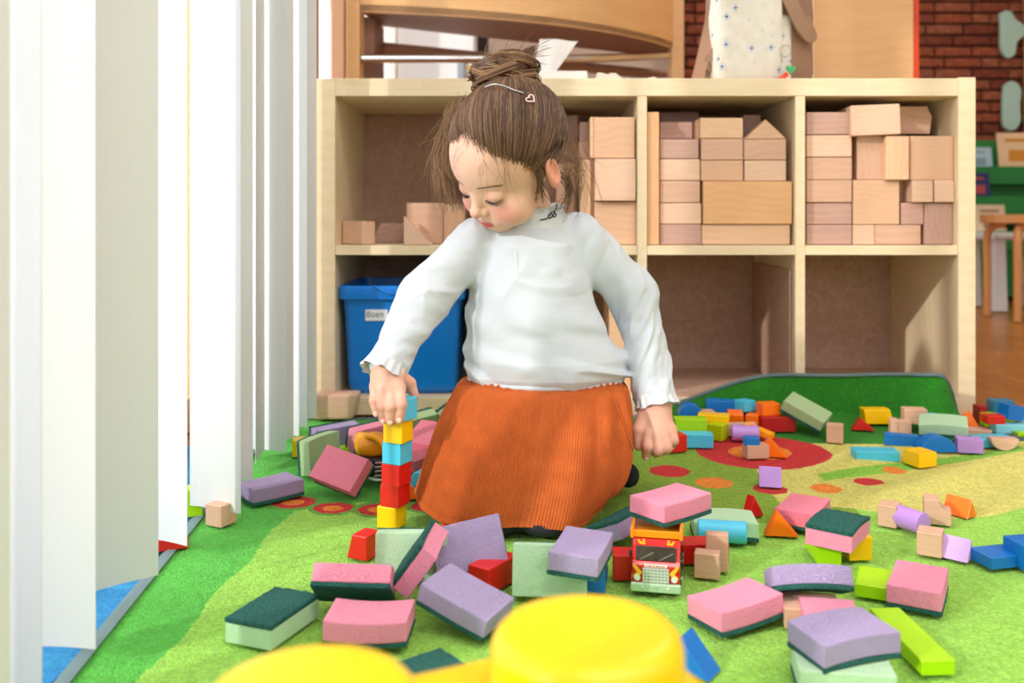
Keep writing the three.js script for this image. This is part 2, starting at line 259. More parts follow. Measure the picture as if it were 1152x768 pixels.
  const strip = (pts, w, dir) => { const P = [], I = []; pts.forEach((p, i) => { P.push(p[0] - dir[0] * w, p[1] + 0.001 - 0.001, p[2] - dir[1] * w, p[0] - dir[0] * w * 0.5, p[1] + 0.005, p[2] - dir[1] * w * 0.5, p[0] + dir[0] * w * 0.3, p[1] + 0.0035, p[2] + dir[1] * w * 0.3); if (i) for (const o of [0, 1]) { const k = i * 3 + o; I.push(k - 3, k, k + 1, k - 3, k + 1, k - 2); } }); const q = new THREE.BufferGeometry(); q.setAttribute('position', new THREE.Float32BufferAttribute(P, 3)); q.setIndex(I); q.computeVertexNormals(); return q; };
  const tubeEdge = (pts, r) => { const q = pts.filter((_, i) => i % 4 === 0 || i === pts.length - 1); return tube(q, r, q.length * 2, 8); };
  mesh('edge_binding', [strip(bind[0], 0.014, [1, 0])], edge, t).userData.label = 'grey-blue bound carpet edge';
  mesh('edge_binding', [tubeEdge(bind[1].map((p) => p.slice(0, 3)), 0.0045)], edge, t);
  mesh('edge_binding', [tubeEdge(rightEdge, 0.0045)], edge, t);
  const blueTex = tex(512, 512, (u, v) => { const n = tnoise(u * 8, v * 30, 240), m = tnoise(u * 120, v * 120, 120), k = 60 * Math.max(0, n - 0.6) + 30 * (m - 0.5); return [30 + k, 128 + k, 184 + k * 0.7]; });
  const r = thing('blue_rug', 'blue rug strip on the floor under the blinds', 'rug', [-0.56, 0, -0.86]);
  mesh('pile', softBox(0.2, 0.0014, 2.2, 0.0005), M(0xffffff, 0.85, { map: rep(blueTex, 0.4) }), r).position.y = -0.0054;
}

// ------------------------------------------------------------------ shelf unit
const SH = { x0: -0.4694, x1: 1.0013, z0: -2.06, z1: -2.445, top: 0.75, mid1: 0.3777, mid0: 0.356, bot: 0.039, dv: [[-0.1048, -0.0832], [0.2476, 0.2694], [0.6002, 0.622]], in0: -0.4259, in1: 0.9627, inTop: 0.7105 };
{
  const t = thing('shelf_unit', 'low pale birch shelf unit with two rows of four compartments', 'shelf');
  const b = (n, ...a) => mesh(n, boxAt(...a), MT.birch, t), zb = SH.z1, zf = SH.z0;
  b('side_panel', SH.x0, SH.in0, 0, SH.top, zb, zf); b('side_panel', SH.in1, SH.x1, 0, SH.top + 0.002, zb, zf + 0.001);
  b('top_board', SH.in0, SH.in1, SH.inTop, SH.top, zb, zf); b('bottom_board', SH.in0, SH.in1, 0, SH.bot, zb, zf);
  for (const [a, c] of SH.dv) b('divider', a, c, SH.bot, SH.inTop, zb + 0.006, zf - 0.001);
  const xs = [SH.in0, ...SH.dv.flat(), SH.in1]; for (let i = 0; i < 4; i++) b('shelf_board', xs[2 * i], xs[2 * i + 1], SH.mid0, SH.mid1, zb + 0.006, zf - 0.002);
  mesh('back_panel', boxAt(SH.in0, SH.in1, SH.bot, SH.inTop, zb, zb + 0.006), MT.board, t).userData.label = 'brown hardboard back panel';
  // loose hardboard sheets in the lower third compartment
  const s1 = thing('hardboard_sheet', 'brown hardboard sheet standing against the right side of the lower third compartment', 'board', [0.5955, SH.bot + 0.006, -2.25]);
  mesh('sheet', softBox(0.005, 0.275, 0.33, 0.0008), MT.board, s1).position.y = 0.139;
  const s2 = thing('hardboard_sheet', 'brown hardboard sheet lying on the bottom of the lower third compartment', 'board', [0.4345, SH.bot, -2.245]);
  mesh('sheet', softBox(0.32, 0.005, 0.35, 0.0008), MT.board, s2).position.y = 0.0026;
  const s3 = thing('hardboard_sheet', 'brown hardboard sheet lying on the bottom of the lower right compartment', 'board', [0.792, SH.bot, -2.25]);
  mesh('sheet', softBox(0.33, 0.005, 0.34, 0.0008), MT.board, s3).position.y = 0.0026;
  // planks standing in the lower second compartment beside the bin
  for (const [x, w, l] of [[-0.065, 0.02, 'pale plank standing beside the blue bin'], [-0.035, 0.024, 'second plank standing right of the blue bin'], [0.215, 0.05, 'pale plank standing at the right of the lower second compartment']]) {
    const p = thing('wooden_plank', l, 'plank', [x, SH.bot, -2.2]); mesh('wood', softBox(w, 0.27, 0.16, 0.002), MT.beech[0], p).position.y = 0.135;
  }
}
// blocks in the shelf: [label, kind, tone, x0, x1, y0, y1, z of the front, depth, yaw, roll]
const shelfBlocks = [
  ['lowest brick of the left column in the right shelf compartment', 'box', 3, 0.631, 0.733, 0.379, 0.423, -2.080, 0.1, 0, 0],
  ['second lowest brick of the left column in the right shelf compartment', 'box', 3, 0.632, 0.734, 0.424, 0.473, -2.084, 0.1, 0, 0],
  ['third brick of the left column in the right shelf compartment', 'box', 2, 0.631, 0.733, 0.474, 0.524, -2.080, 0.1, 0, 0],
  ['fourth brick of the left column in the right shelf compartment', 'box', 2, 0.632, 0.734, 0.525, 0.575, -2.082, 0.1, 0, 0],
  ['fifth brick of the left column in the right shelf compartment', 'box', 1, 0.631, 0.733, 0.576, 0.625, -2.080, 0.1, 0, 0],
  ['topmost brick of the left column in the right shelf compartment', 'box', 3, 0.632, 0.734, 0.627, 0.677, -2.083, 0.1, 0, 0],
  ['tilted wide brick lying on top in the right shelf compartment', 'box', 1, 0.730, 0.839, 0.624, 0.692, -2.065, 0.1, -3, 2],
  ['roof-ended brick at the top behind the tilted one in the right shelf compartment', 'hex', 2, 0.864, 0.940, 0.633, 0.697, -2.140, 0.1, 0, 0],
  ['upright brick beside the left column in the right shelf compartment', 'box', 2, 0.748, 0.812, 0.525, 0.624, -2.090, 0.1, 0, 0],
  ['narrow upright brick in the middle in the right shelf compartment', 'box', 0, 0.805, 0.857, 0.524, 0.622, -2.068, 0.1, 0, 0],
  ['large square brick at the upper right in the right shelf compartment', 'box', 4, 0.864, 0.962, 0.524, 0.623, -2.080, 0.05, 0, 0],
  ['recessed brick in the gap next to the left column in the right shelf compartment', 'box', 2, 0.744, 0.764, 0.526, 0.626, -2.130, 0.05, 0, 0],
  ['large square brick standing on the small cube in the right shelf compartment', 'box', 4, 0.736, 0.840, 0.424, 0.524, -2.080, 0.05, 0, 0],
  ['recessed cube behind the two small cubes in the right shelf compartment', 'box', 3, 0.853, 0.887, 0.475, 0.524, -2.120, 0.05, 0, 0],
  ['left one of two small cubes side by side in the right shelf compartment', 'box', 1, 0.864, 0.911, 0.474, 0.523, -2.070, 0.05, 0, 0],
  ['right one of two small cubes side by side in the right shelf compartment', 'box', 1, 0.916, 0.962, 0.474, 0.524, -2.076, 0.05, 0, 0],
  ['small dark cube on the lying brick in the right shelf compartment', 'box', 3, 0.844, 0.894, 0.424, 0.473, -2.080, 0.05, 0, 0],
  ['upright brick in the lower right corner in the right shelf compartment', 'box', 3, 0.897, 0.962, 0.379, 0.472, -2.085, 0.05, 0, 0],
  ['small cube on the shelf floor in the right shelf compartment', 'box', 1, 0.735, 0.784, 0.379, 0.423, -2.080, 0.05, 0, 0],
  ['lying brick on the shelf floor in the right shelf compartment', 'box', 2, 0.785, 0.888, 0.379, 0.423, -2.080, 0.05, 0, 0],
  ['tall plank standing along the divider in the third shelf compartment', 'box', 5, 0.271, 0.298, 0.379, 0.676, -2.070, 0.3, 0, 0],
  ['lowest brick of the left column in the third shelf compartment', 'box', 3, 0.301, 0.394, 0.379, 0.424, -2.080, 0.1, 0, 0],
  ['second lowest brick of the left column in the third shelf compartment', 'box', 1, 0.301, 0.394, 0.425, 0.472, -2.080, 0.1, 0, 0],
  ['third brick of the left column in the third shelf compartment', 'box', 2, 0.301, 0.391, 0.473, 0.522, -2.080, 0.1, 0, 0],
  ['fourth brick of the left column in the third shelf compartment', 'box', 1, 0.301, 0.391, 0.523, 0.571, -2.080, 0.1, 0, 0],
  ['fifth brick of the left column in the third shelf compartment', 'box', 3, 0.301, 0.388, 0.572, 0.616, -2.080, 0.1, 0, 0],
  ['recessed brick on top of the left column in the third shelf compartment', 'box', 3, 0.308, 0.383, 0.621, 0.660, -2.130, 0.1, 0, 0],
  ['narrow brick end beside the recessed top brick in the third shelf compartment', 'box', 3, 0.386, 0.401, 0.622, 0.661, -2.140, 0.1, 0, 0],
  ['brick in the dark at the back of the left column in the third shelf compartment', 'box', 3, 0.331, 0.425, 0.632, 0.699, -2.280, 0.05, 0, 0],
  ['top brick of the middle column in the third shelf compartment', 'box', 0, 0.391, 0.488, 0.618, 0.664, -2.080, 0.1, 0, 0],
  ['second brick from the top of the middle column in the third shelf compartment', 'box', 2, 0.393, 0.488, 0.569, 0.617, -2.080, 0.1, 0, 0],
  ['middle column brick resting on the largest pale block in the third shelf compartment', 'box', 4, 0.393, 0.488, 0.522, 0.568, -2.080, 0.1, 0, 0],
  ['roof-shaped triangle block in the third shelf compartment', 'tri', 4, 0.492, 0.586, 0.617, 0.660, -2.080, 0.05, 0, 0],
  ['brick under the roof-shaped block in the third shelf compartment', 'box', 2, 0.490, 0.585, 0.569, 0.616, -2.080, 0.1, 0, 0],
  ['lower brick under the roof-shaped block in the third shelf compartment', 'box', 1, 0.491, 0.585, 0.522, 0.568, -2.080, 0.1, 0, 0],
  ['largest pale block in the third shelf compartment', 'box', 5, 0.397, 0.597, 0.425, 0.521, -2.075, 0.05, 0, 0],
  ['long flat block under the largest pale block in the third shelf compartment', 'box', 0, 0.395, 0.594, 0.379, 0.424, -2.080, 0.05, 0, 0],
  ['brick hidden behind the roof-shaped block in the third shelf compartment', 'box', 3, 0.524, 0.566, 0.629, 0.687, -2.230, 0.05, 0, 0],
  ['top square brick of the right column in the second shelf compartment', 'box', 4, 0.152, 0.244, 0.573, 0.665, -2.075, 0.05, 0, 0],
  ['middle square brick of the right column in the second shelf compartment', 'box', 1, 0.154, 0.245, 0.477, 0.571, -2.065, 0.05, 0, 0],
  ['bottom square brick of the right column in the second shelf compartment', 'box', 4, 0.154, 0.247, 0.379, 0.475, -2.080, 0.05, 0, 0],
  ['thin plank beside the top square brick in the second shelf compartment', 'box', 0, 0.144, 0.152, 0.573, 0.666, -2.080, 0.05, 0, 0],
  ['dark cube left of the top square brick in the second shelf compartment', 'box', 3, 0.124, 0.151, 0.616, 0.661, -2.140, 0.05, 0, 0],
  ['second dark cube below the first in the second shelf compartment', 'box', 2, 0.122, 0.150, 0.571, 0.616, -2.140, 0.05, 0, 0],
  ['pale upright plank left of the middle square brick in the second shelf compartment', 'box', 0, 0.122, 0.146, 0.379, 0.570, -2.090, 0.05, 0, 0],
  ['thin dark plank left of the middle square brick in the second shelf compartment', 'box', 2, 0.146, 0.156, 0.379, 0.573, -2.100, 0.05, 0, 0],
  ["upright block behind the child's ear in the second shelf compartment", 'box', 2, 0.071, 0.115, 0.379, 0.566, -2.180, 0.05, 0, 0],
  ["tall dark block at the back behind the child's head in the second shelf compartment", 'box', 3, 0.029, 0.130, 0.379, 0.694, -2.300, 0.06, 0, 0],
  ['small cube turned on its corner in the left shelf compartment', 'box', 1, -0.419, -0.353, 0.379, 0.431, -2.110, 0.04, -35, 0],
  ['dark slanted block lying at the back in the left shelf compartment', 'slant', 3, -0.373, -0.282, 0.379, 0.425, -2.230, 0.05, 0, 0],
  ["square block standing beside the child's hair in the left shelf compartment", 'box', 2, -0.276, -0.190, 0.379, 0.473, -2.130, 0.05, 0, 0],
  ['small right-angled triangle block in the left shelf compartment', 'rtri', 1, -0.274, -0.212, 0.379, 0.442, -2.068, 0.04, 0, 0],
  ["block half hidden by the child's hair in the left shelf compartment", 'box', 4, -0.189, -0.140, 0.379, 0.470, -2.120, 0.05, 0, 0],
];
for (const [label, kind, tone, x0, x1, y0, y1, zf, depth, yaw, roll] of shelfBlocks) {
  const w = x1 - x0, h = y1 - y0, o = thing('wooden_block', label, 'block', [(x0 + x1) / 2, y0, zf - depth / 2], rad(yaw), 'plain wooden building blocks in the shelf'); o.rotation.z = rad(roll);
  const g = kind === 'tri' ? extr([[-w / 2, 0], [w / 2, 0], [0, h]], depth, 0.0015).translate(0, 0, 0) : kind === 'rtri' ? extr([[-w / 2, 0], [w / 2, 0], [-w / 2, h]], depth, 0.0015) : kind === 'slant' ? extr([[-w / 2, 0], [w / 2, 0], [w / 2, h], [-w / 2 + 0.022, h]], depth, 0.0015)
    : kind === 'hex' ? extr([[-w / 2, 0], [w / 2 - 0.006, 0], [w / 2, h * 0.62], [w / 2 - 0.012, h], [-w / 2, h]], depth, 0.0015) : softBox(w, h, depth, 0.0022).translate(0, h / 2, 0);
  const uv = g.attributes.uv; const ox = hash(Math.round(x0 * 1e3), Math.round(y0 * 1e3)) , turn = h > w * 1.2; for (let i = 0; i < uv.count; i++) { const u = uv.getX(i), v = uv.getY(i); uv.setXY(i, (turn ? v : u) + ox, (turn ? u : v) + ox * 3); }
  mesh('wood', g, MT.beech[tone], o);
}
// ------------------------------------------------------------------ blue bin in the shelf
const font = await new FontLoader().loadAsync('fonts/droid/droid_sans_bold.typeface.json');
const fontR = await new FontLoader().loadAsync('fonts/droid/droid_sans_regular.typeface.json');
function text(str, size, depth = 0.0004, f = fontR) { const g = new TextGeometry(str, { font: f, size, depth, curveSegments: 4, bevelEnabled: false }); g.computeBoundingBox(); const b = g.boundingBox; g.translate(-(b.max.x + b.min.x) / 2, -(b.max.y + b.min.y) / 2, 0); return g; }
{
  const t = thing('storage_bin', 'blue plastic storage bin with a white label on the lower left shelf', 'bin', [-0.282, SH.bot, -2.215]);
  const blue = M(0x0a7ada, 0.28, { side: THREE.DoubleSide });
  const ring = (hw, hd, y, r = 0.02) => { const o = []; for (let k = 0; k < 4; k++) for (let i = 0; i <= 6; i++) { const a = k * Math.PI / 2 + i / 6 * Math.PI / 2, sx = [1, -1, -1, 1][k], sz = [1, 1, -1, -1][k]; o.push([sx * (hw - r) + r * Math.cos(a), y, sz * (hd - r) + r * Math.sin(a)]); } return o; };
  const loft = (rings, close = true) => { const n = rings[0].length, P = rings.flat(2), I = []; for (let j = 0; j < rings.length - 1; j++) for (let i = 0; i < n; i++) { const a = j * n + i, b = j * n + (i + 1) % n; I.push(a, a + n, b, b, a + n, b + n); } const g = new THREE.BufferGeometry(); g.setAttribute('position', new THREE.Float32BufferAttribute(P, 3)); g.setIndex(I); g.computeVertexNormals(); return g; };
  const H = 0.247;
  mesh('tub', loft([ring(0.0, 0.0, 0.003, 0.0), ring(0.105, 0.10, 0.003), ring(0.112, 0.108, 0.0), ring(0.12, 0.115, 0.008), ring(0.124, 0.118, 0.02), ring(0.131, 0.128, 0.19), ring(0.134, 0.13, H - 0.035), ring(0.1345, 0.1305, H), ring(0.13, 0.126, H), ring(0.127, 0.122, 0.19), ring(0.118, 0.112, 0.02), ring(0.09, 0.09, 0.008), ring(0, 0, 0.008, 0)]), blue, t);
  const rim = ring(0.1425, 0.139, H - 0.008, 0.022), rimTop = ring(0.142, 0.1385, H, 0.022), rimIn = ring(0.131, 0.127, H, 0.02), rimBot = ring(0.1435, 0.14, H - 0.03, 0.022), rimBi = ring(0.140, 0.1365, H - 0.03, 0.022);
  const dip = (rg) => rg.map(([x, y, z]) => [x, y - 0.0, z]);
  mesh('rim', loft([rimIn, rimTop, rim, rimBot, rimBi].map(dip)), blue, t);
  mesh('handle_recess', [tube([[-0.06, H + 0.001, 0.139], [-0.05, H - 0.004, 0.143], [-0.035, H - 0.012, 0.1445], [-0.02, H - 0.016, 0.145], [0.02, H - 0.016, 0.145], [0.035, H - 0.012, 0.1445], [0.05, H - 0.004, 0.143], [0.06, H + 0.001, 0.139]], 0.0025, 30, 6)], blue, t);
  const lab = mesh('paper_label', softBox(0.05, 0.028, 0.0008, 0.0002), M(0xe8ecef, 0.6), t); lab.position.set(-0.056, 0.182, 0.1285); lab.rotation.x = -0.055; lab.userData.label = 'white paper label';
  const tx = mesh('label_text', text('Boen', 0.0125, 0.0003), MT.black, lab); tx.position.set(-0.003, 0.0, 0.0005);
}
// big natural block lying on the floor in front of the shelf
{
  const o = thing('wooden_block', 'large natural wooden block with slanted end at the foot of the shelf', 'block', [-0.4155, 0.002, -2.02], rad(2));
  mesh('wood', softBox(0.094, 0.056, 0.05, 0.008, 3, (v) => { if (v.x > 0) v.x += v.y * 0.25 * (v.x / 0.047); }).translate(0, 0.029, 0), MT.beech[2], o);
}

// ------------------------------------------------------------------ sponges
const foam = (hex) => M(hex, 0.95, { bumpMap: rep(foamBump, 0.03), bumpScale: 0.0012, sheen: 0.25, sheenColor: new THREE.Color(1, 1, 1), sheenRoughness: 0.7 });
const FOAM = { pink: foam(0xff9cb9), rose: foam(0xf6869f), lilac: foam(0xb6a4cf), plum: foam(0xa48fb8), mint: foam(0xc6ecc0), sage: foam(0xb2cf98) };
const scrubTex = tex(256, 256, (u, v) => { const a = tnoise(u * 50, v * 50, 50), b = tnoise(u * 110, v * 110, 110), k = 46 * (a - 0.5) + 46 * (b - 0.5); return [38 + k * 0.7, 120 + k, 108 + k]; });
const scrubMat = M(0xffffff, 0.95, { map: rep(scrubTex, 0.05), bumpMap: rep(fibre, 0.02), bumpScale: 0.002 });
const SW = 0.087, SHh = 0.026, SD = 0.058;
const scrubGeo = softBox(SW + 0.0006, 0.0055, SD + 0.0006, 0.0015, 14, (v) => { const n = noise3(v.x * 400, v.y * 400, v.z * 400) * 0.0007; v.x += n * Math.sign(v.x); v.z += n * Math.sign(v.z); v.y += n * 0.8; });
const foamGeo = softBox(SW, SHh - 0.0052, SD, 0.0016, 2);
const bent = (g, k, axis) => { const c = g.clone(), P = c.attributes.position; for (let i = 0; i < P.count; i++) { const s = axis === 'x' ? P.getX(i) / (SW / 2) : P.getZ(i) / (SD / 2); P.setY(i, P.getY(i) + k * (s * s - 0.33)); } c.computeVertexNormals(); return c; };
// [label, colour, flip, x, y, z, yaw, pitch, roll, bend]: centre in metres, degrees; flip puts the scrubbing side up
const sponges = [
  ['light green sponge with its dark scrubbing side up, nearest the blinds', 'mint', 1, -0.273, 0.014, -0.998, 69, 0, 0, 0],
  ['pink sponge tipped up on the red block showing its scrubbing side', 'pink', 0, -0.193, 0.034, -1.041, 1, -38, -2, 0],
  ['pink sponge lying flat in front of the red block', 'pink', 0, -0.165, 0.0145, -0.977, -2, 0, 0, 0.003],
  ['pink sponge leaning steeply between mint and lilac sponges', 'pink', 0, -0.124, 0.049, -1.078, 86, -54, 180, 0.001],
  ['large lilac sponge sloping down towards the yellow studded brick', 'lilac', 0, -0.066, 0.027, -1.005, -29, 4, -16, 0.001],
  ['lilac sponge propped on edge behind the sloping lilac one', 'lilac', 0, -0.070, 0.036, -1.135, 28, 62, 26, 0],
  ['light green sponge standing on its long edge before the tower', 'mint', 0, -0.140, 0.030, -1.135, 0, 84, 0, 0],
  ['light green sponge standing under the front lilac sponge', 'mint', 0, 0.028, 0.026, -1.085, -4, 76, 0, 0],
  ['lilac sponge lying on the blue block and light green sponge', 'lilac', 0, 0.064, 0.055, -1.075, 74, 3, 1, 0.001],
  ['lilac sponge leaning on edge between the skirt and the truck', 'lilac', 1, 0.133, 0.026, -1.258, 44, -24, 6, 0],
  ['pink sponge balanced on top of the toy fire truck', 'pink', 0, 0.180, 0.0875, -1.151, 39, 0, 0, 0.001],
  ['light green sponge lying behind the cyan cylinder', 'mint', 0, 0.275, 0.0145, -1.288, -4, 0, 0, -0.003],
  ['pink sponge lying behind the orange triangle', 'rose', 0, 0.400, 0.0145, -1.339, 58, 0, 0, 0.002],
  ['pink sponge with curled scrubbing side up, resting on lime and yellow blocks', 'pink', 1, 0.4015, 0.0445, -1.19, 56, 1, -2, -0.003],
  ['pink sponge lying right of the truck, left of the bent lilac one', 'pink', 0, 0.229, 0.0185, -1.012, 28, -2, 3, 0.002],
  ['lilac sponge lying in front at the lower right over mint sponge', 'lilac', 0, 0.306, 0.0415, -0.892, 19, 1, 1, -0.003],
  ['pink sponge half hidden behind the front lilac sponge', 'pink', 0, 0.322, 0.0145, -0.975, 80, 0, 0, 0],
  ['light green sponge under the front lilac sponge', 'mint', 0, 0.300, 0.0145, -0.878, -8, 0, 0, 0],
  ['bent lilac sponge on the flat natural block', 'lilac', 0, 0.318, 0.037, -1.046, -5, -25, 2, -0.003],
  ['pink sponge at the right leaning on the flat lime block', 'pink', 0, 0.456, 0.0145, -1.076, 61, 0, 0, 0.001],
  ['dark lilac sponge lying alone beside the far blind slats', 'plum', 0, -0.404, 0.0145, -1.459, 43, 0, 0, 0.001],
  ['pink sponge leaning against the heap with the toy digger', 'rose', 0, -0.295, 0.037, -1.478, -40, 49, -13, 0],
  ['pale green sponge bent upright at the left of the heap', 'sage', 0, -0.362, 0.033, -1.60, 66, 86, 0, 0.007],
  ['lilac sponge standing on edge at the back of the heap', 'lilac', 1, -0.350, 0.033, -1.68, 30, -80, 8, 0],
  ['pink sponge standing on edge behind the toy digger', 'pink', 1, -0.286, 0.033, -1.685, 38, -78, 8, 0],
  ['pale green sponge with dark side behind the tower top', 'sage', 1, -0.218, 0.034, -1.785, 32, -66, 10, 0],
  ['upper pink sponge of the pair behind the tower', 'rose', 0, -0.183, 0.036, -1.70, 73, 4, 14, 0],
  ['lower pink sponge of the pair behind the tower', 'rose', 0, -0.195, 0.0145, -1.625, 62, 0, 0, 0],
  ['pale green sponge tipped up left of the skirt by the shelf', 'sage', 1, -0.158, 0.034, -1.86, 36, -52, 26, 0],
  ['light green sponge leaning on the pile of blocks by the shelf', 'sage', 0, 0.566, 0.048, -1.87, -35, 10, -25, 0],
  ['light green sponge tilted on the natural blocks at the right', 'mint', 0, 0.812, 0.036, -1.80, -24, 10, 2, -0.003],
  ['dark green scrubbing corner of a sponge by the yellow studded brick', 'mint', 1, -0.100, 0.0145, -0.852, 38, 0, 0, 0],
];
for (const [label, col, flip, x, y, z, yaw, pitch, roll, bend] of sponges) {
  const t = thing('kitchen_sponge', label, 'sponge', [x, y, z], 0, 'kitchen sponges on the carpet'); t.rotation.set(rad(pitch), rad(yaw), rad(roll), 'YXZ');
  let low = 9; for (const a of [-1, 1]) for (const b of [-1, 1]) for (const c of [-1, 1]) { const v = new THREE.Vector3(a * SW / 2, b * SHh / 2 - (bend ? Math.abs(bend) : 0.0004), c * SD / 2).applyEuler(t.rotation); low = Math.min(low, y + v.y - carpetY(x + v.x, z + v.z) - carpetCrease(x + v.x, z + v.z)); } if (low < 0.001) t.position.y += 0.001 - low;   // rest on the pile
  const s = flip ? -1 : 1, fg = bend ? bent(softBox(SW, SHh - 0.0052, SD, 0.0016, 8), bend, 'x') : foamGeo, sg = bend ? bent(scrubGeo, bend, 'x') : scrubGeo;
  mesh('foam', fg, FOAM[col], t).position.y = s * 0.0026; mesh('scrub_pad', sg, scrubMat, t).position.y = s * -(SHh / 2 - 0.0026);
}

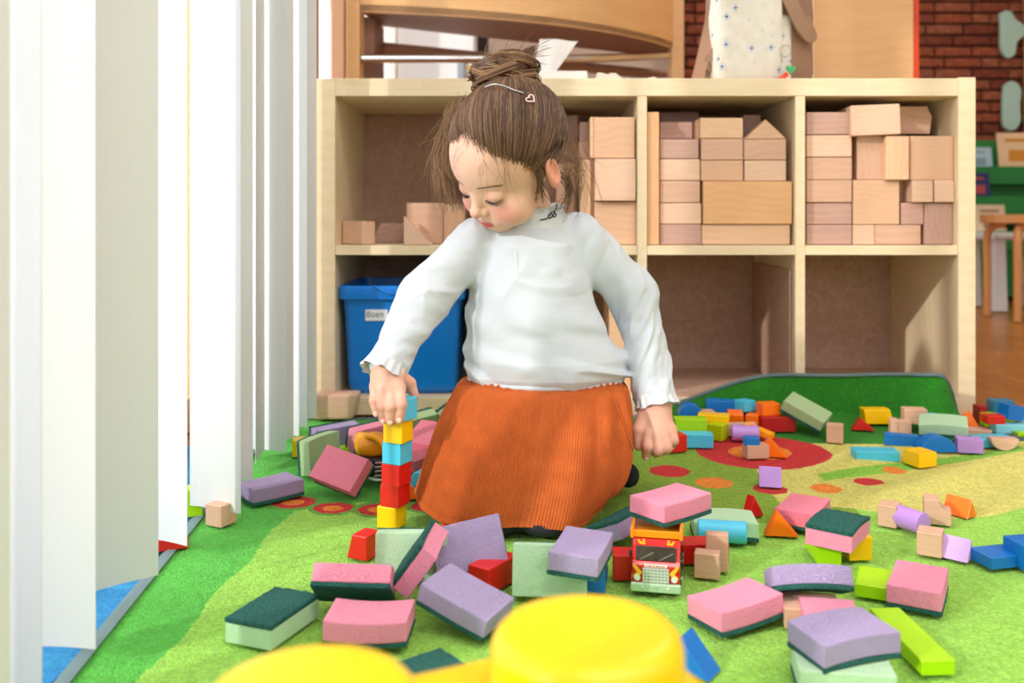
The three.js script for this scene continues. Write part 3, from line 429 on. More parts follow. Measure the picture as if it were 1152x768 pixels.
// ------------------------------------------------------------------ coloured blocks: [name, label, colour, kind, size, x, y of the base, z, yaw, pitch, roll]
const floorBlocks = [
  ['wooden_cube', 'natural wooden cube standing by the white blind slat', 'tan', 'box', [0.031, 0.031, 0.031], -0.441, 0.000, -1.337, 63, 0, 0],
  ['toy_block', 'yellow block peeking out behind the curved light green sponge', 'yellow', 'box', [0.031, 0.031, 0.031], -0.417, 0.000, -1.715, 10, 0, 0],
  ['toy_block', 'lime flat block wedged between the sponges beside the toy digger', 'lime', 'box', [0.062, 0.0155, 0.031], -0.345, 0.012, -1.676, -10, 0, 0],
  ['toy_block', 'blue scrap of block below the lime block in the sponge heap', 'blue', 'box', [0.031, 0.0155, 0.031], -0.329, 0.000, -1.685, 15, 0, 0],
  ['toy_cylinder', 'cyan cylinder half hidden by the left edge of the skirt', 'cyan', 'cylx', [0.031, 0.031, 0.05], -0.166, 0.000, -1.514, 70, 0, 0],
  ['toy_triangle', 'orange triangle block just right of the cube tower', 'orange', 'tri', [0.062, 0.031, 0.0155], -0.188, 0.000, -1.455, 10, 0, 0],
  ['toy_block', 'lime block behind the blinds on the blue rug', 'lime', 'box', [0.031, 0.04, 0.031], -0.499, 0.000, -1.379, 20, 0, 0],
  ['toy_block', 'red block behind the blinds on the blue rug', 'red', 'box', [0.062, 0.0155, 0.031], -0.487, 0.000, -1.240, 25, 0, 0],
  ['toy_block', 'red wedge block left of the upright light green sponge', 'red', 'wedge', [0.031, 0.031, 0.031], -0.213, 0.000, -1.212, -25, 0, 0],
  ['toy_block', 'flat red block between the two pink sponges', 'red', 'box', [0.062, 0.028, 0.031], -0.188, 0.000, -1.084, -2, 0, 0],
  ['toy_block', 'red block right of the lilac leaning sponge', 'red', 'box', [0.031, 0.031, 0.062], -0.039, 0.000, -1.117, -35, 0, 0],
  ['toy_block', 'small red cube tip showing above the light green sponge', 'red', 'box', [0.031, 0.0155, 0.031], -0.100, 0.000, -1.294, 20, 0, 0],
  ['toy_block', 'blue block under the front lilac sponge', 'blue', 'box', [0.033, 0.031, 0.062], 0.081, 0.000, -1.122, -8, 0, 0],
  ['toy_block', 'red block tucked against the left side of the fire truck', 'red', 'box', [0.062, 0.031, 0.031], 0.138, 0.000, -1.143, -3, 0, 0],
  ['toy_block', 'red block behind the natural cube right of the fire truck', 'red', 'box', [0.062, 0.026, 0.031], 0.228, 0.000, -1.197, 4, 0, 0],
  ['toy_cylinder', 'cyan cylinder lying against the light green sponge', 'cyan', 'cylx', [0.03, 0.03, 0.065], 0.267, 0.000, -1.260, -10, 0, 0],
  ['wooden_block', 'upright natural plank behind the small natural cube', 'tan', 'box', [0.028, 0.047, 0.0155], 0.240, 0.000, -1.163, -12, 0, 0],
  ['wooden_cube', 'small natural cube standing right of the fire truck', 'tan', 'box', [0.031, 0.031, 0.02], 0.224, 0.000, -1.143, -16, 0, 0],
  ['toy_triangle', 'red triangle tip behind the light green sponge', 'red', 'tri', [0.031, 0.031, 0.0155], 0.336, 0.000, -1.371, 30, 0, 0],
  ['toy_triangle', 'orange triangle block left of the pink sponge on blocks', 'orange', 'tri', [0.045, 0.034, 0.02], 0.356, 0.000, -1.292, -8, 0, 0],
  ['toy_block', 'lime block propping up the pink sponge with green top', 'lime', 'box', [0.031, 0.031, 0.062], 0.388, 0.000, -1.209, -3, 0, 0],
  ['toy_block', 'yellow cube propping up the pink sponge with green top', 'yellow', 'box', [0.031, 0.031, 0.031], 0.431, 0.000, -1.209, 4, 0, 0],
  ['toy_block', 'flat lime block pushed against the right pink sponge', 'lime', 'box', [0.045, 0.0155, 0.062], 0.418, 0.000, -1.102, -24, 0, 0],
  ['wooden_block', 'flat natural block below the bent lilac sponge', 'tan', 'box', [0.062, 0.022, 0.05], 0.313, 0.000, -1.019, -8, 0, 0],
  ['toy_plank', 'long lime plank behind the front lilac sponge', 'lime', 'box', [0.034, 0.0155, 0.12], 0.397, 0.000, -0.957, 3, 0, 0],
  ['toy_triangle', 'blue triangle block beside the yellow studded brick', 'blue', 'tri', [0.05, 0.034, 0.03], 0.163, 0.000, -0.912, -35, 0, 0],
  ['wooden_cube', 'natural cube left of the lilac cylinder', 'tan', 'box', [0.026, 0.031, 0.031], 0.524, 0.000, -1.333, -35, 0, 0],
  ['toy_cylinder', 'lilac cylinder lying among the natural blocks', 'lilac', 'cylx', [0.031, 0.031, 0.05], 0.542, 0.000, -1.310, -62, 0, 0],
  ['wooden_block', 'natural bridge block behind the lilac cylinder', 'tan', 'quarter', [0.036, 0.036, 0.031], 0.597, 0.000, -1.344, -20, 0, 0],
  ['wooden_cube', 'natural cube in front of the lilac cylinder', 'tan', 'box', [0.031, 0.031, 0.031], 0.534, 0.000, -1.221, -30, 0, 0],
  ['toy_triangle', 'pale lilac prism block between natural cube and blue block', 'palelilac', 'prism', [0.036, 0.026, 0.031], 0.563, 0.000, -1.209, -42, 0, 0],
  ['toy_block', 'flat blue block right of the pale lilac prism', 'blue', 'box', [0.05, 0.0155, 0.04], 0.604, 0.000, -1.187, 14, 0, 0],
  ['toy_block', 'blue block cut off at the right picture edge', 'blue', 'box', [0.04, 0.032, 0.04], 0.640, 0.000, -1.181, 10, 0, 0],
  ['toy_triangle', 'orange prism block on the yellow part of the carpet', 'orange', 'prism', [0.04, 0.026, 0.024], 0.646, 0.000, -1.379, -55, 0, 0],
  ['toy_triangle', 'lilac prism on the red dot of the carpet', 'lilac', 'prism', [0.036, 0.03, 0.03], 0.403, 0.000, -1.528, -12, 0, 0],
  ['toy_block', 'red wedge block beside the hanging hand', 'red', 'wedge', [0.062, 0.031, 0.031], 0.269, 0.000, -1.746, 15, 0, 0],
  ['toy_block', 'cyan block with slanted end in front of the natural bridge', 'cyan', 'box', [0.062, 0.026, 0.031], 0.327, 0.000, -1.779, -4, 0, 0],
  ['wooden_bridge', 'natural bridge block with its arch turned up', 'tan', 'bridge', [0.062, 0.031, 0.0155], 0.331, 0.002, -1.849, -4, 0, 180],
  ['toy_bridge', 'lime bridge block lying on the natural one', 'lime', 'box', [0.062, 0.031, 0.031], 0.322, 0.016, -1.817, 0, 0, 0],
  ['toy_triangle', 'orange triangle seen through the lime and natural bridges', 'orange', 'tri', [0.031, 0.031, 0.031], 0.360, 0.004, -1.873, 20, 0, 0],
  ['toy_block', 'lime cube in front of the yellow block', 'limedark', 'box', [0.031, 0.031, 0.031], 0.380, 0.001, -1.831, -38, 0, 0],
  ['toy_block', 'yellow block behind the lime cube', 'yellow', 'box', [0.062, 0.031, 0.031], 0.379, 0.012, -1.869, -15, 0, 0],
  ['toy_half_round', 'blue half round block near the white cuff', 'blue', 'half', [0.05, 0.024, 0.031], 0.340, 0.030, -1.920, 0, 0, 0],
  ['wooden_block', 'natural block end behind the lime bridge block', 'tan', 'box', [0.031, 0.0155, 0.031], 0.373, 0.025, -1.912, 5, 0, 0],
  ['toy_block', 'long blue block leaning on the pile by the shelf', 'blue', 'box', [0.068, 0.026, 0.031], 0.413, 0.030, -1.944, -14, 0, 0],
  ['toy_block', 'orange cube tilted in the middle of the pile', 'orange', 'box', [0.031, 0.031, 0.031], 0.430, 0.010, -1.902, -8, 10, 0],
  ['toy_block', 'cyan cube highest at the back of the pile', 'cyan', 'box', [0.031, 0.022, 0.031], 0.454, 0.039, -1.919, 30, 0, 0],
  ['toy_block', 'dark blue block under the cyan cube', 'blue', 'box', [0.031, 0.031, 0.031], 0.461, 0.022, -1.956, 30, 0, 0],
  ['toy_block', 'lilac block turned on its corner behind the pile', 'lilac', 'box', [0.03, 0.03, 0.031], 0.478, 0.018, -1.941, 32, 0, 12],
  ['toy_block', 'orange block on top of the red blocks', 'orange', 'box', [0.04, 0.024, 0.031], 0.495, 0.037, -1.892, 12, 0, 0],
  ['toy_half_round', 'red half round block under the orange block', 'red', 'half', [0.034, 0.024, 0.031], 0.507, 0.023, -1.903, 0, 0, 0],
  ['toy_block', 'dark red block with pointed end in the pile', 'darkred', 'box', [0.07, 0.03, 0.031], 0.509, 0.007, -1.879, 3, 0, 0],
  ['toy_block', 'small orange cube left of the dark red block', 'orange', 'box', [0.026, 0.03, 0.031], 0.465, 0.008, -1.890, -30, 0, 0],
  ['toy_plank', 'yellow plank leaning over the orange triangle', 'yelorange', 'box', [0.06, 0.012, 0.02], 0.458, 0.013, -1.825, -42, 0, -12],
  ['toy_triangle', 'orange triangle block lying on the big red circle', 'orange', 'tri', [0.055, 0.036, 0.02], 0.454, 0.000, -1.709, -15, 0, 0],
  ['wooden_block', 'natural flat block behind the lilac cylinder of the pile', 'tan', 'box', [0.062, 0.026, 0.0155], 0.429, 0.003, -1.851, 6, 0, 0],
  ['toy_cylinder', 'lilac cylinder on the edge of the big red circle', 'lilac', 'cylx', [0.031, 0.031, 0.052], 0.430, 0.001, -1.816, -8, 0, 0],
  ['toy_block', 'small blue block on the natural block on the red circle', 'blue', 'box', [0.028, 0.0155, 0.02], 0.414, 0.022, -1.700, -4, 0, 0],
  ['wooden_block', 'natural block on the big red circle', 'tan', 'box', [0.042, 0.024, 0.028], 0.422, 0.000, -1.701, 8, 0, 0],
  ['wooden_cube', 'natural cube alone right of the leaning green sponge', 'tan', 'box', [0.031, 0.034, 0.031], 0.605, 0.001, -1.812, -20, 0, 0],
  ['toy_triangle', 'red triangle block in front of the yellow trapezoid block', 'red', 'tri', [0.044, 0.024, 0.02], 0.686, 0.008, -1.884, -8, 0, 0],
  ['toy_block', 'yellow trapezoid block on the carpet fold', 'yellow', 'trap', [0.062, 0.03, 0.03], 0.726, 0.014, -1.917, 0, 0, 0],
  ['wooden_block', 'narrow natural block standing left in the natural trio', 'tan', 'box', [0.0155, 0.031, 0.031], 0.738, 0.004, -1.858, -14, 0, 0],
  ['wooden_block', 'second upright natural block of the natural trio', 'tan', 'box', [0.024, 0.031, 0.031], 0.755, 0.003, -1.847, -14, 0, 0],
  ['wooden_block', 'natural block lying behind the natural trio', 'tan', 'box', [0.045, 0.031, 0.031], 0.791, 0.020, -1.886, -8, 0, 0],
  ['toy_block', 'tiny cyan block corner behind the light green sponge', 'cyan', 'box', [0.031, 0.0155, 0.031], 0.817, 0.026, -1.873, -8, 0, 0],
  ['toy_plank', 'thin blue plank left of the rounded blue block', 'blue', 'box', [0.062, 0.022, 0.018], 0.725, 0.000, -1.786, -24, 0, 0],
  ['toy_block', 'rounded blue block in front of the light green sponge', 'blue', 'half', [0.07, 0.03, 0.031], 0.772, 0.000, -1.746, 4, 0, 0],
  ['toy_block', 'flat cyan block alone on the yellow part of the carpet', 'cyan', 'box', [0.078, 0.018, 0.036], 0.636, 0.000, -1.687, -3, 0, 0],
  ['toy_block', 'yellow block in front of the rounded blue block', 'yellow', 'box', [0.04, 0.026, 0.04], 0.702, 0.000, -1.649, 20, 0, 0],
  ['toy_block', 'lilac block right of the rounded blue block', 'lilac', 'box', [0.045, 0.026, 0.031], 0.833, 0.000, -1.740, -14, 0, 0],
  ['toy_block', 'flat cyan block behind the natural half round block', 'cyan', 'box', [0.075, 0.016, 0.045], 0.903, 0.000, -1.792, 8, 0, 0],
  ['wooden_half_round', 'natural half round block lying on its back by the carpet edge', 'tan', 'half', [0.05, 0.022, 0.024], 0.905, 0.000, -1.756, -4, 0, 180],
  ['toy_triangle', 'orange triangle at the end of the carpet fold', 'orange', 'tri', [0.03, 0.03, 0.031], 0.908, 0.010, -1.899, -50, 0, 0],
  ['wooden_block', 'flat natural block by the end of the carpet fold', 'tan', 'box', [0.045, 0.012, 0.031], 0.908, 0.004, -1.858, -10, 0, 0],
  ['toy_block', 'dark red block standing against the shelf end', 'darkred', 'box', [0.016, 0.038, 0.031], 0.970, 0.000, -1.978, 0, 0, 0],
  ['toy_block', 'lime block on the wooden floor below the red one', 'lime', 'box', [0.062, 0.026, 0.031], 0.994, 0.000, -1.954, 0, 0, 0],
  ['toy_block', 'lime block cut by the picture edge on the wooden floor', 'lime', 'box', [0.05, 0.026, 0.031], 1.068, 0.000, -1.970, 6, 0, 0],
  ['toy_block', 'red block lying on the lime block on the floor', 'red', 'box', [0.036, 0.016, 0.031], 0.936, 0.028, -1.855, 0, 0, 0],
  ['toy_block', 'blue block stacked between the two lime blocks', 'blue', 'box', [0.04, 0.03, 0.031], 0.997, 0.024, -1.905, 14, 0, -10],
  ['toy_block', 'dusty blue block farthest back on the wooden floor', 'tealblue', 'box', [0.045, 0.031, 0.031], 1.011, 0.020, -1.973, 0, 0, 0],
  ['toy_plank', 'pale cyan plank lying over the carpet edge', 'palecyan', 'box', [0.1, 0.018, 0.03], 1.007, 0.000, -1.891, -6, 0, 0],
  ['toy_block', 'lime flat block in front of the pale cyan plank', 'lime', 'box', [0.05, 0.008, 0.02], 1.011, 0.000, -1.864, 0, 0, 0],
  ['toy_block', 'dark blue block lying inside the shelf behind the carpet fold', 'blue', 'box', [0.04, 0.022, 0.03], 0.804, 0.040, -2.090, -8, 0, 0],
];
function blockGeo(kind, w, h, d) {      // base at y = 0
  const half = []; for (let i = 0; i <= 16; i++) { const a = Math.PI * i / 16; half.push([Math.cos(a) * w / 2, Math.sin(a) * h]); }
  switch (kind) {
    case 'cylx': { const g = new THREE.LatheGeometry([[0, 0], [w / 2 - 0.0015, 0], [w / 2, 0.0015], [w / 2, d - 0.0015], [w / 2 - 0.0015, d], [0, d]].map((p) => new THREE.Vector2(...p)), 28); g.translate(0, -d / 2, 0); g.rotateZ(Math.PI / 2); return triUV(g.toNonIndexed()).translate(0, w / 2, 0); }
    case 'tri': return extr([[-w / 2, 0], [w / 2, 0], [-w * 0.12, h]], d);
    case 'prism': { const g = extr([[-d / 2, 0], [d / 2, 0], [0, h]], w); g.rotateY(Math.PI / 2); return g; }
    case 'half': return extr(half, d);
    case 'trap': return extr([[-w / 2 + 0.004, 0], [w / 2 + 0.0, 0], [w / 2 - 0.008, h], [-w / 2, h]], d);
    case 'wedge': return extr([[-w / 2, 0], [w / 2, 0], [w / 2, h], [-w / 2 + w * 0.25, h]], d);
    case 'quarter': { const p = [[-w / 2, 0], [w / 2, 0], [w / 2, h * 0.55]]; for (let i = 0; i <= 8; i++) { const a = i / 8 * Math.PI / 2; p.push([w / 2 - w * 0.45 * Math.sin(a), h * 0.55 + h * 0.45 * (1 - Math.cos(a))]); } p.push([-w / 2, h]); return extr(p, d); }
    case 'bridge': { const p = [[-w / 2, 0], [-w * 0.36, 0]]; for (let i = 1; i < 12; i++) { const a = Math.PI * (1 - i / 12); p.push([Math.cos(a) * w * 0.36, Math.sin(a) * h * 0.72]); } p.push([w * 0.36, 0], [w / 2, 0], [w / 2, h], [-w / 2, h]); return extr(p, d); }
    default: return softBox(w, h, d, 0.0015).translate(0, h / 2, 0);
  }
}
for (const [name, label, col, kind, [w, h, d], x, y, z, yaw, pitch, roll] of floorBlocks) {
  const o = thing(name, label, 'block', [x, y + (Math.abs(roll) === 180 ? h : 0) + 0.0015, z], 0, 'wooden toy blocks on the carpet'); o.rotation.set(rad(pitch), rad(yaw), rad(roll), 'YXZ');
  mesh('wood', blockGeo(kind, w, h, d), BC[col], o);
}
// the tower: six cubes, the top one in the hand
const TOWER = [['yellow', -0.193, -1.328, 67, 'yellow cube at the foot of the tower'], ['red', -0.188, -1.326, 65, 'lower red cube of the tower'], ['red', -0.1855, -1.321, 63, 'upper red cube of the tower'], ['cyan', -0.184, -1.319, 64, 'cyan cube in the middle of the tower, below a yellow one'], ['yellow', -0.182, -1.314, 67, 'yellow cube just under the hand']];
TOWER.forEach(([c, x, z, a, l], i) => { const o = thing('toy_cube', l, 'block', [x, 0.0015 + i * 0.0312, z], rad(a), 'cubes of the tower'); mesh('wood', softBox(0.031, 0.031, 0.031, 0.0015).translate(0, 0.0155, 0), BC[c], o); });
{ const o = thing('toy_cube', 'cyan cube held by the fingers on top of the tower', 'block', [-0.1765, 0.1577, -1.316], rad(62), 'cubes of the tower'); mesh('wood', softBox(0.031, 0.031, 0.031, 0.0015).translate(0, 0.0155, 0), BC.cyan, o); }

// ------------------------------------------------------------------ toy fire truck
{
  const t = thing('toy_fire_truck', 'red toy fire truck with orange roof rack carrying a pink sponge', 'toy truck', [0.152, 0.0015, -1.084], rad(-11));
  const red = M(0xd0100e, 0.22, { clearcoat: 0.6 }), ora = M(0xf09010, 0.35), yel = M(0xf4b830, 0.4), glass = M(0x1a2430, 0.08, { clearcoat: 1 }), sil = M(0xd6dcd8, 0.3, { metalness: 0.5 }), pale = M(0xb6d2b4, 0.3, { metalness: 0.3 });
  const W = 0.056, cabH = 0.062, L = 0.12;   // front of the truck at z = 0, pointing to +z
  // cab: outline in side view (z, y), swept over the width
  const side = extr([[0, 0.014], [0.002, 0.036], [-0.003, 0.040], [-0.008, 0.056], [-0.013, 0.062], [-0.048, 0.062], [-0.050, 0.014]], W, 0.0025); side.rotateY(-Math.PI / 2);
  mesh('cab', side, red, t);
  mesh('body', [boxAt(-W / 2 + 0.001, W / 2 - 0.001, 0.016, 0.050, -L, -0.052, 0.002)], red, t);
  mesh('chassis', [boxAt(-W / 2 + 0.004, W / 2 - 0.004, 0.007, 0.016, -L, -0.004, 0.002), boxAt(-W / 2 - 0.001, W / 2 + 0.001, 0.003, 0.009, -0.014, 0.001, 0.002)], MT.black, t);
  const tilt = -0.3;
  const ws = mesh('windscreen', softBox(W * 0.84, 0.0165, 0.0015, 0.0006), glass, t); ws.position.set(0, 0.0478, -0.0046); ws.rotation.x = tilt;
  mesh('pillar', softBox(0.0012, 0.0165, 0.0018, 0.0003), MT.black, ws).position.z = 0.0006;
  for (const [x, r] of [[-0.011, 0.5], [0.012, 0.5]]) { const wp = mesh('wiper', softBox(0.018, 0.0006, 0.0008, 0.0002), MT.silver, ws); wp.position.set(x, -0.003, 0.0012); wp.rotation.z = r; }
  // grille: frame with bars
  const gr = mesh('grille', softBox(0.031, 0.0195, 0.002, 0.0006), M(0x8f9a98, 0.35, { metalness: 0.4 }), t); gr.position.set(0, 0.0235, 0.0022); gr.rotation.x = -0.07;
  for (let i = 0; i < 6; i++) mesh('grille_bar', softBox(0.0306, 0.0018, 0.0016, 0.0004), sil, gr).position.set(0, -0.0085 + i * 0.0034, 0.0013);
  for (let i = 0; i < 8; i++) mesh('grille_bar', softBox(0.0014, 0.019, 0.0016, 0.0004), sil, gr).position.set(-0.0145 + i * 0.00415, 0, 0.0014);
  const bp = mesh('bumper', softBox(W + 0.003, 0.0105, 0.006, 0.002), pale, t); bp.position.set(0, 0.0108, 0.0025);
  mesh('badge', new THREE.TorusGeometry(0.0022, 0.0005, 6, 18), MT.silver, bp).position.set(0, 0, 0.0032);
  for (const s of [-1, 1]) { mesh('fog_lamp', new THREE.SphereGeometry(0.0018, 10, 8).scale(1, 1, 0.4), sil, bp).position.set(s * 0.015, 0.0, 0.003); }
  for (const s of [-1, 1]) {
    const hl = mesh('headlight', new THREE.CylinderGeometry(0.0036, 0.0036, 0.0025, 18).rotateX(Math.PI / 2), M(0xe8ecec, 0.15, { metalness: 0.3 }), t); hl.position.set(s * 0.0215, 0.0215, 0.002);
    mesh('flame_stripe', [extr([[0, 0], [s * 0.010, 0.0105], [s * 0.0115, 0.0075], [s * 0.006, 0.000], [s * 0.0105, -0.0035], [s * 0.0105, -0.0065], [s * 0.0035, -0.003]], 0.0008, 0)], yel, t).position.set(s * 0.0155, 0.0275, 0.0026);
    mesh('roof_stripe', [extr([[0, 0], [s * 0.007, 0], [s * 0.0095, 0.005], [s * 0.0065, 0.005], [s * 0.0055, 0.0025], [s * 0.003, 0.0025], [s * 0.0035, 0.006], [s * 0.001, 0.006]], 0.0008, 0)], yel, t).position.set(s * 0.0125, 0.0573, -0.0078);
    mesh('mirror', softBox(0.003, 0.008, 0.003, 0.0008), MT.black, t).position.set(s * (W / 2 + 0.002), 0.046, -0.006);
    for (const z of [-0.022, -0.082, -0.104]) { const w = mesh('wheel', new THREE.LatheGeometry([[0, -0.005], [0.008, -0.005], [0.0115, -0.0035], [0.012, 0], [0.0115, 0.0035], [0.008, 0.005], [0, 0.005]].map((p) => new THREE.Vector2(...p)), 22).rotateZ(Math.PI / 2), MT.black, t); w.position.set(s * (W / 2 - 0.004), 0.0122, z); mesh('hub', new THREE.CylinderGeometry(0.0055, 0.0055, 0.0012, 14).rotateZ(Math.PI / 2), MT.silver, w).position.x = s * 0.0052; }
  }
  const strip = mesh('name_strip', softBox(0.026, 0.0035, 0.0008, 0.0002), M(0xf0e8e0, 0.4), t); strip.position.set(0, 0.0362, 0.0032);
  const cells = [-0.0105, -0.0075, -0.005, -0.002, 0.001, 0.0035, 0.0065, 0.0095]; mesh('lettering', cells.map((x, i) => new THREE.BoxGeometry(0.0016, 0.0018, 0.0003).translate(x, 0, 0.0006)), M(0xb01414, 0.4), strip);
  // orange rack over the roof
  const rack = mesh('roof_rack', [boxAt(-W / 2 - 0.001, W / 2 + 0.001, 0.063, 0.0715, -0.016, -0.0135, 0.001), boxAt(-W / 2 - 0.003, -W / 2 + 0.001, 0.062, 0.0735, -L, -0.012, 0.001), boxAt(W / 2 - 0.001, W / 2 + 0.003, 0.062, 0.0735, -L, -0.012, 0.001), boxAt(-W / 2, W / 2, 0.063, 0.0715, -L, -L + 0.003, 0.001), boxAt(-W / 2 + 0.002, W / 2 - 0.002, 0.0625, 0.0645, -L, -0.016, 0.0008), boxAt(-W / 2 + 0.004, -W / 2 + 0.008, 0.048, 0.063, -0.1, -0.09, 0.001), boxAt(W / 2 - 0.008, W / 2 - 0.004, 0.048, 0.063, -0.1, -0.09, 0.001)], ora, t); rack.userData.label = 'orange roof rack';
}
// ------------------------------------------------------------------ toy digger in the sponge heap
{
  const t = thing('toy_digger', 'orange toy digger with silver grille lying among the sponges', 'toy digger', [-0.255, 0.006, -1.555], rad(20));
  const o = M(0xf0a010, 0.35);
  mesh('hood', softBox(0.05, 0.034, 0.06, 0.012, 3, (v) => { v.y += 0.004 * noise3(v.x * 70, v.y * 60, v.z * 60); v.x += 0.003 * noise3(v.z * 80, v.y * 80, 4); }).translate(-0.004, 0.055, -0.01), o, t);
  mesh('arm', [tube([[-0.02, 0.06, 0.0], [-0.01, 0.075, 0.02], [0.006, 0.066, 0.034], [0.012, 0.05, 0.036]], 0.006, 16, 8)], o, t);
  mesh('chassis', softBox(0.062, 0.03, 0.075, 0.006, 1).translate(0, 0.024, -0.006), MT.black, t);
  for (let i = 0; i < 4; i++) mesh('grille_bar', softBox(0.034, 0.0035, 0.004, 0.001), MT.silver, t).position.set(0.01, 0.012 + i * 0.0075, 0.034 + 0.002 * i);
  for (const s of [-1, 1]) for (const z of [-0.03, 0.02]) mesh('wheel', new THREE.TorusGeometry(0.009, 0.005, 8, 18).rotateY(Math.PI / 2), MT.black, t).position.set(s * 0.034, 0.013, z);
  mesh('bumper', [tube([[-0.022, 0.012, 0.034], [-0.01, 0.008, 0.044], [0.012, 0.008, 0.045], [0.028, 0.014, 0.036]], 0.0028, 14, 8)], MT.silver, t);
}
// ------------------------------------------------------------------ big yellow studded brick close to the camera
{
  const t = thing('studded_brick', 'large yellow plastic building brick with round studs, out of focus in the foreground', 'toy brick', [-0.0345, 0.0015, -0.468], rad(25));
  const y = M(0xffcf08, 0.3);
  mesh('body', softBox(0.29, 0.19, 0.135, 0.012, 2).translate(0, 0.095, 0), y, t);
  for (const s of [-1, 1]) mesh('stud', new THREE.LatheGeometry([[0, 0.036], [0.040, 0.036], [0.047, 0.035], [0.0505, 0.031], [0.052, 0.026], [0.053, 0]].map((p) => new THREE.Vector2(...p)), 48), y, t).position.set(s * 0.0745, 0.189, 0.0);
}
// ------------------------------------------------------------------ things on top of the shelf
{
  const Y = SH.top + 0.0005, t = thing('tissue_box', 'white tissue box with a tissue pulled up on the shelf behind the bun', 'tissue box', [0.083, Y, -2.30]);
  mesh('carton', softBox(0.125, 0.046, 0.09, 0.002).translate(0.004, 0.023, 0), M(0xf2f2ee, 0.6), t);
  const pos = [], idx = [], n = 10, m = 14; for (let j = 0; j <= m; j++) for (let i = 0; i <= n; i++) { const u = i / n - 0.5, v = j / m; pos.push(-0.042 + u * (0.05 + 0.045 * v) + 0.04 * v, 0.044 + v * 0.085 - 0.006 * u, 0.012 * Math.sin(u * 7 + v * 2) * (1 - v * 0.4) + 0.006 * v); } for (let j = 0; j < m; j++) for (let i = 0; i < n; i++) { const k = j * (n + 1) + i; idx.push(k, k + 1, k + n + 2, k, k + n + 2, k + n + 1); }
  const g = new THREE.BufferGeometry(); g.setAttribute('position', new THREE.Float32BufferAttribute(pos, 3)); g.setIndex(idx); g.computeVertexNormals(); mesh('tissue', g, M(0xf6f6f6, 0.95, { transmission: 0.15, thickness: 0 }), t);
  mesh('print', [boxAt(0.012, 0.036, 0.022, 0.025, 0.0452, 0.0456, 0.0001), boxAt(0.018, 0.03, 0.0175, 0.0195, 0.0452, 0.0456, 0.0001)], M(0x8a8a90, 0.7), t);
  const c = thing('folded_cloth', 'cream crumpled cloth lying right of the tissue box', 'cloth', [0.245, Y, -2.30]);
  mesh('cloth', softBox(0.15, 0.036, 0.1, 0.008, 8, (v) => { v.y += 0.018; v.y *= 0.75 + 0.35 * noise3(v.x * 30 + 2, v.z * 30, 1) + (v.x < -0.02 ? 0.25 : -0.15); v.y = Math.max(v.y, 0); }), M(0xefe4d8, 0.95), c);
  const gb = thing('grey_folder', 'grey folder standing behind the cream cloth', 'folder', [0.29, Y, -2.40], rad(-4)); mesh('cover', softBox(0.16, 0.05, 0.012, 0.002).translate(0, 0.025, 0), M(0x7c8284, 0.7), gb);
  const nv = thing('navy_pouch', 'dark navy pouch lying on the shelf left of the bun', 'pouch', [-0.155, Y, -2.36]);
  mesh('pouch', softBox(0.13, 0.034, 0.07, 0.012, 4, (v) => { v.y += 0.017; if (v.y > 0.01) v.x *= 0.82; v.y *= 1 + 0.12 * noise3(v.x * 40, v.z * 40, 2); }), M(0x14284c, 0.8), nv);
}
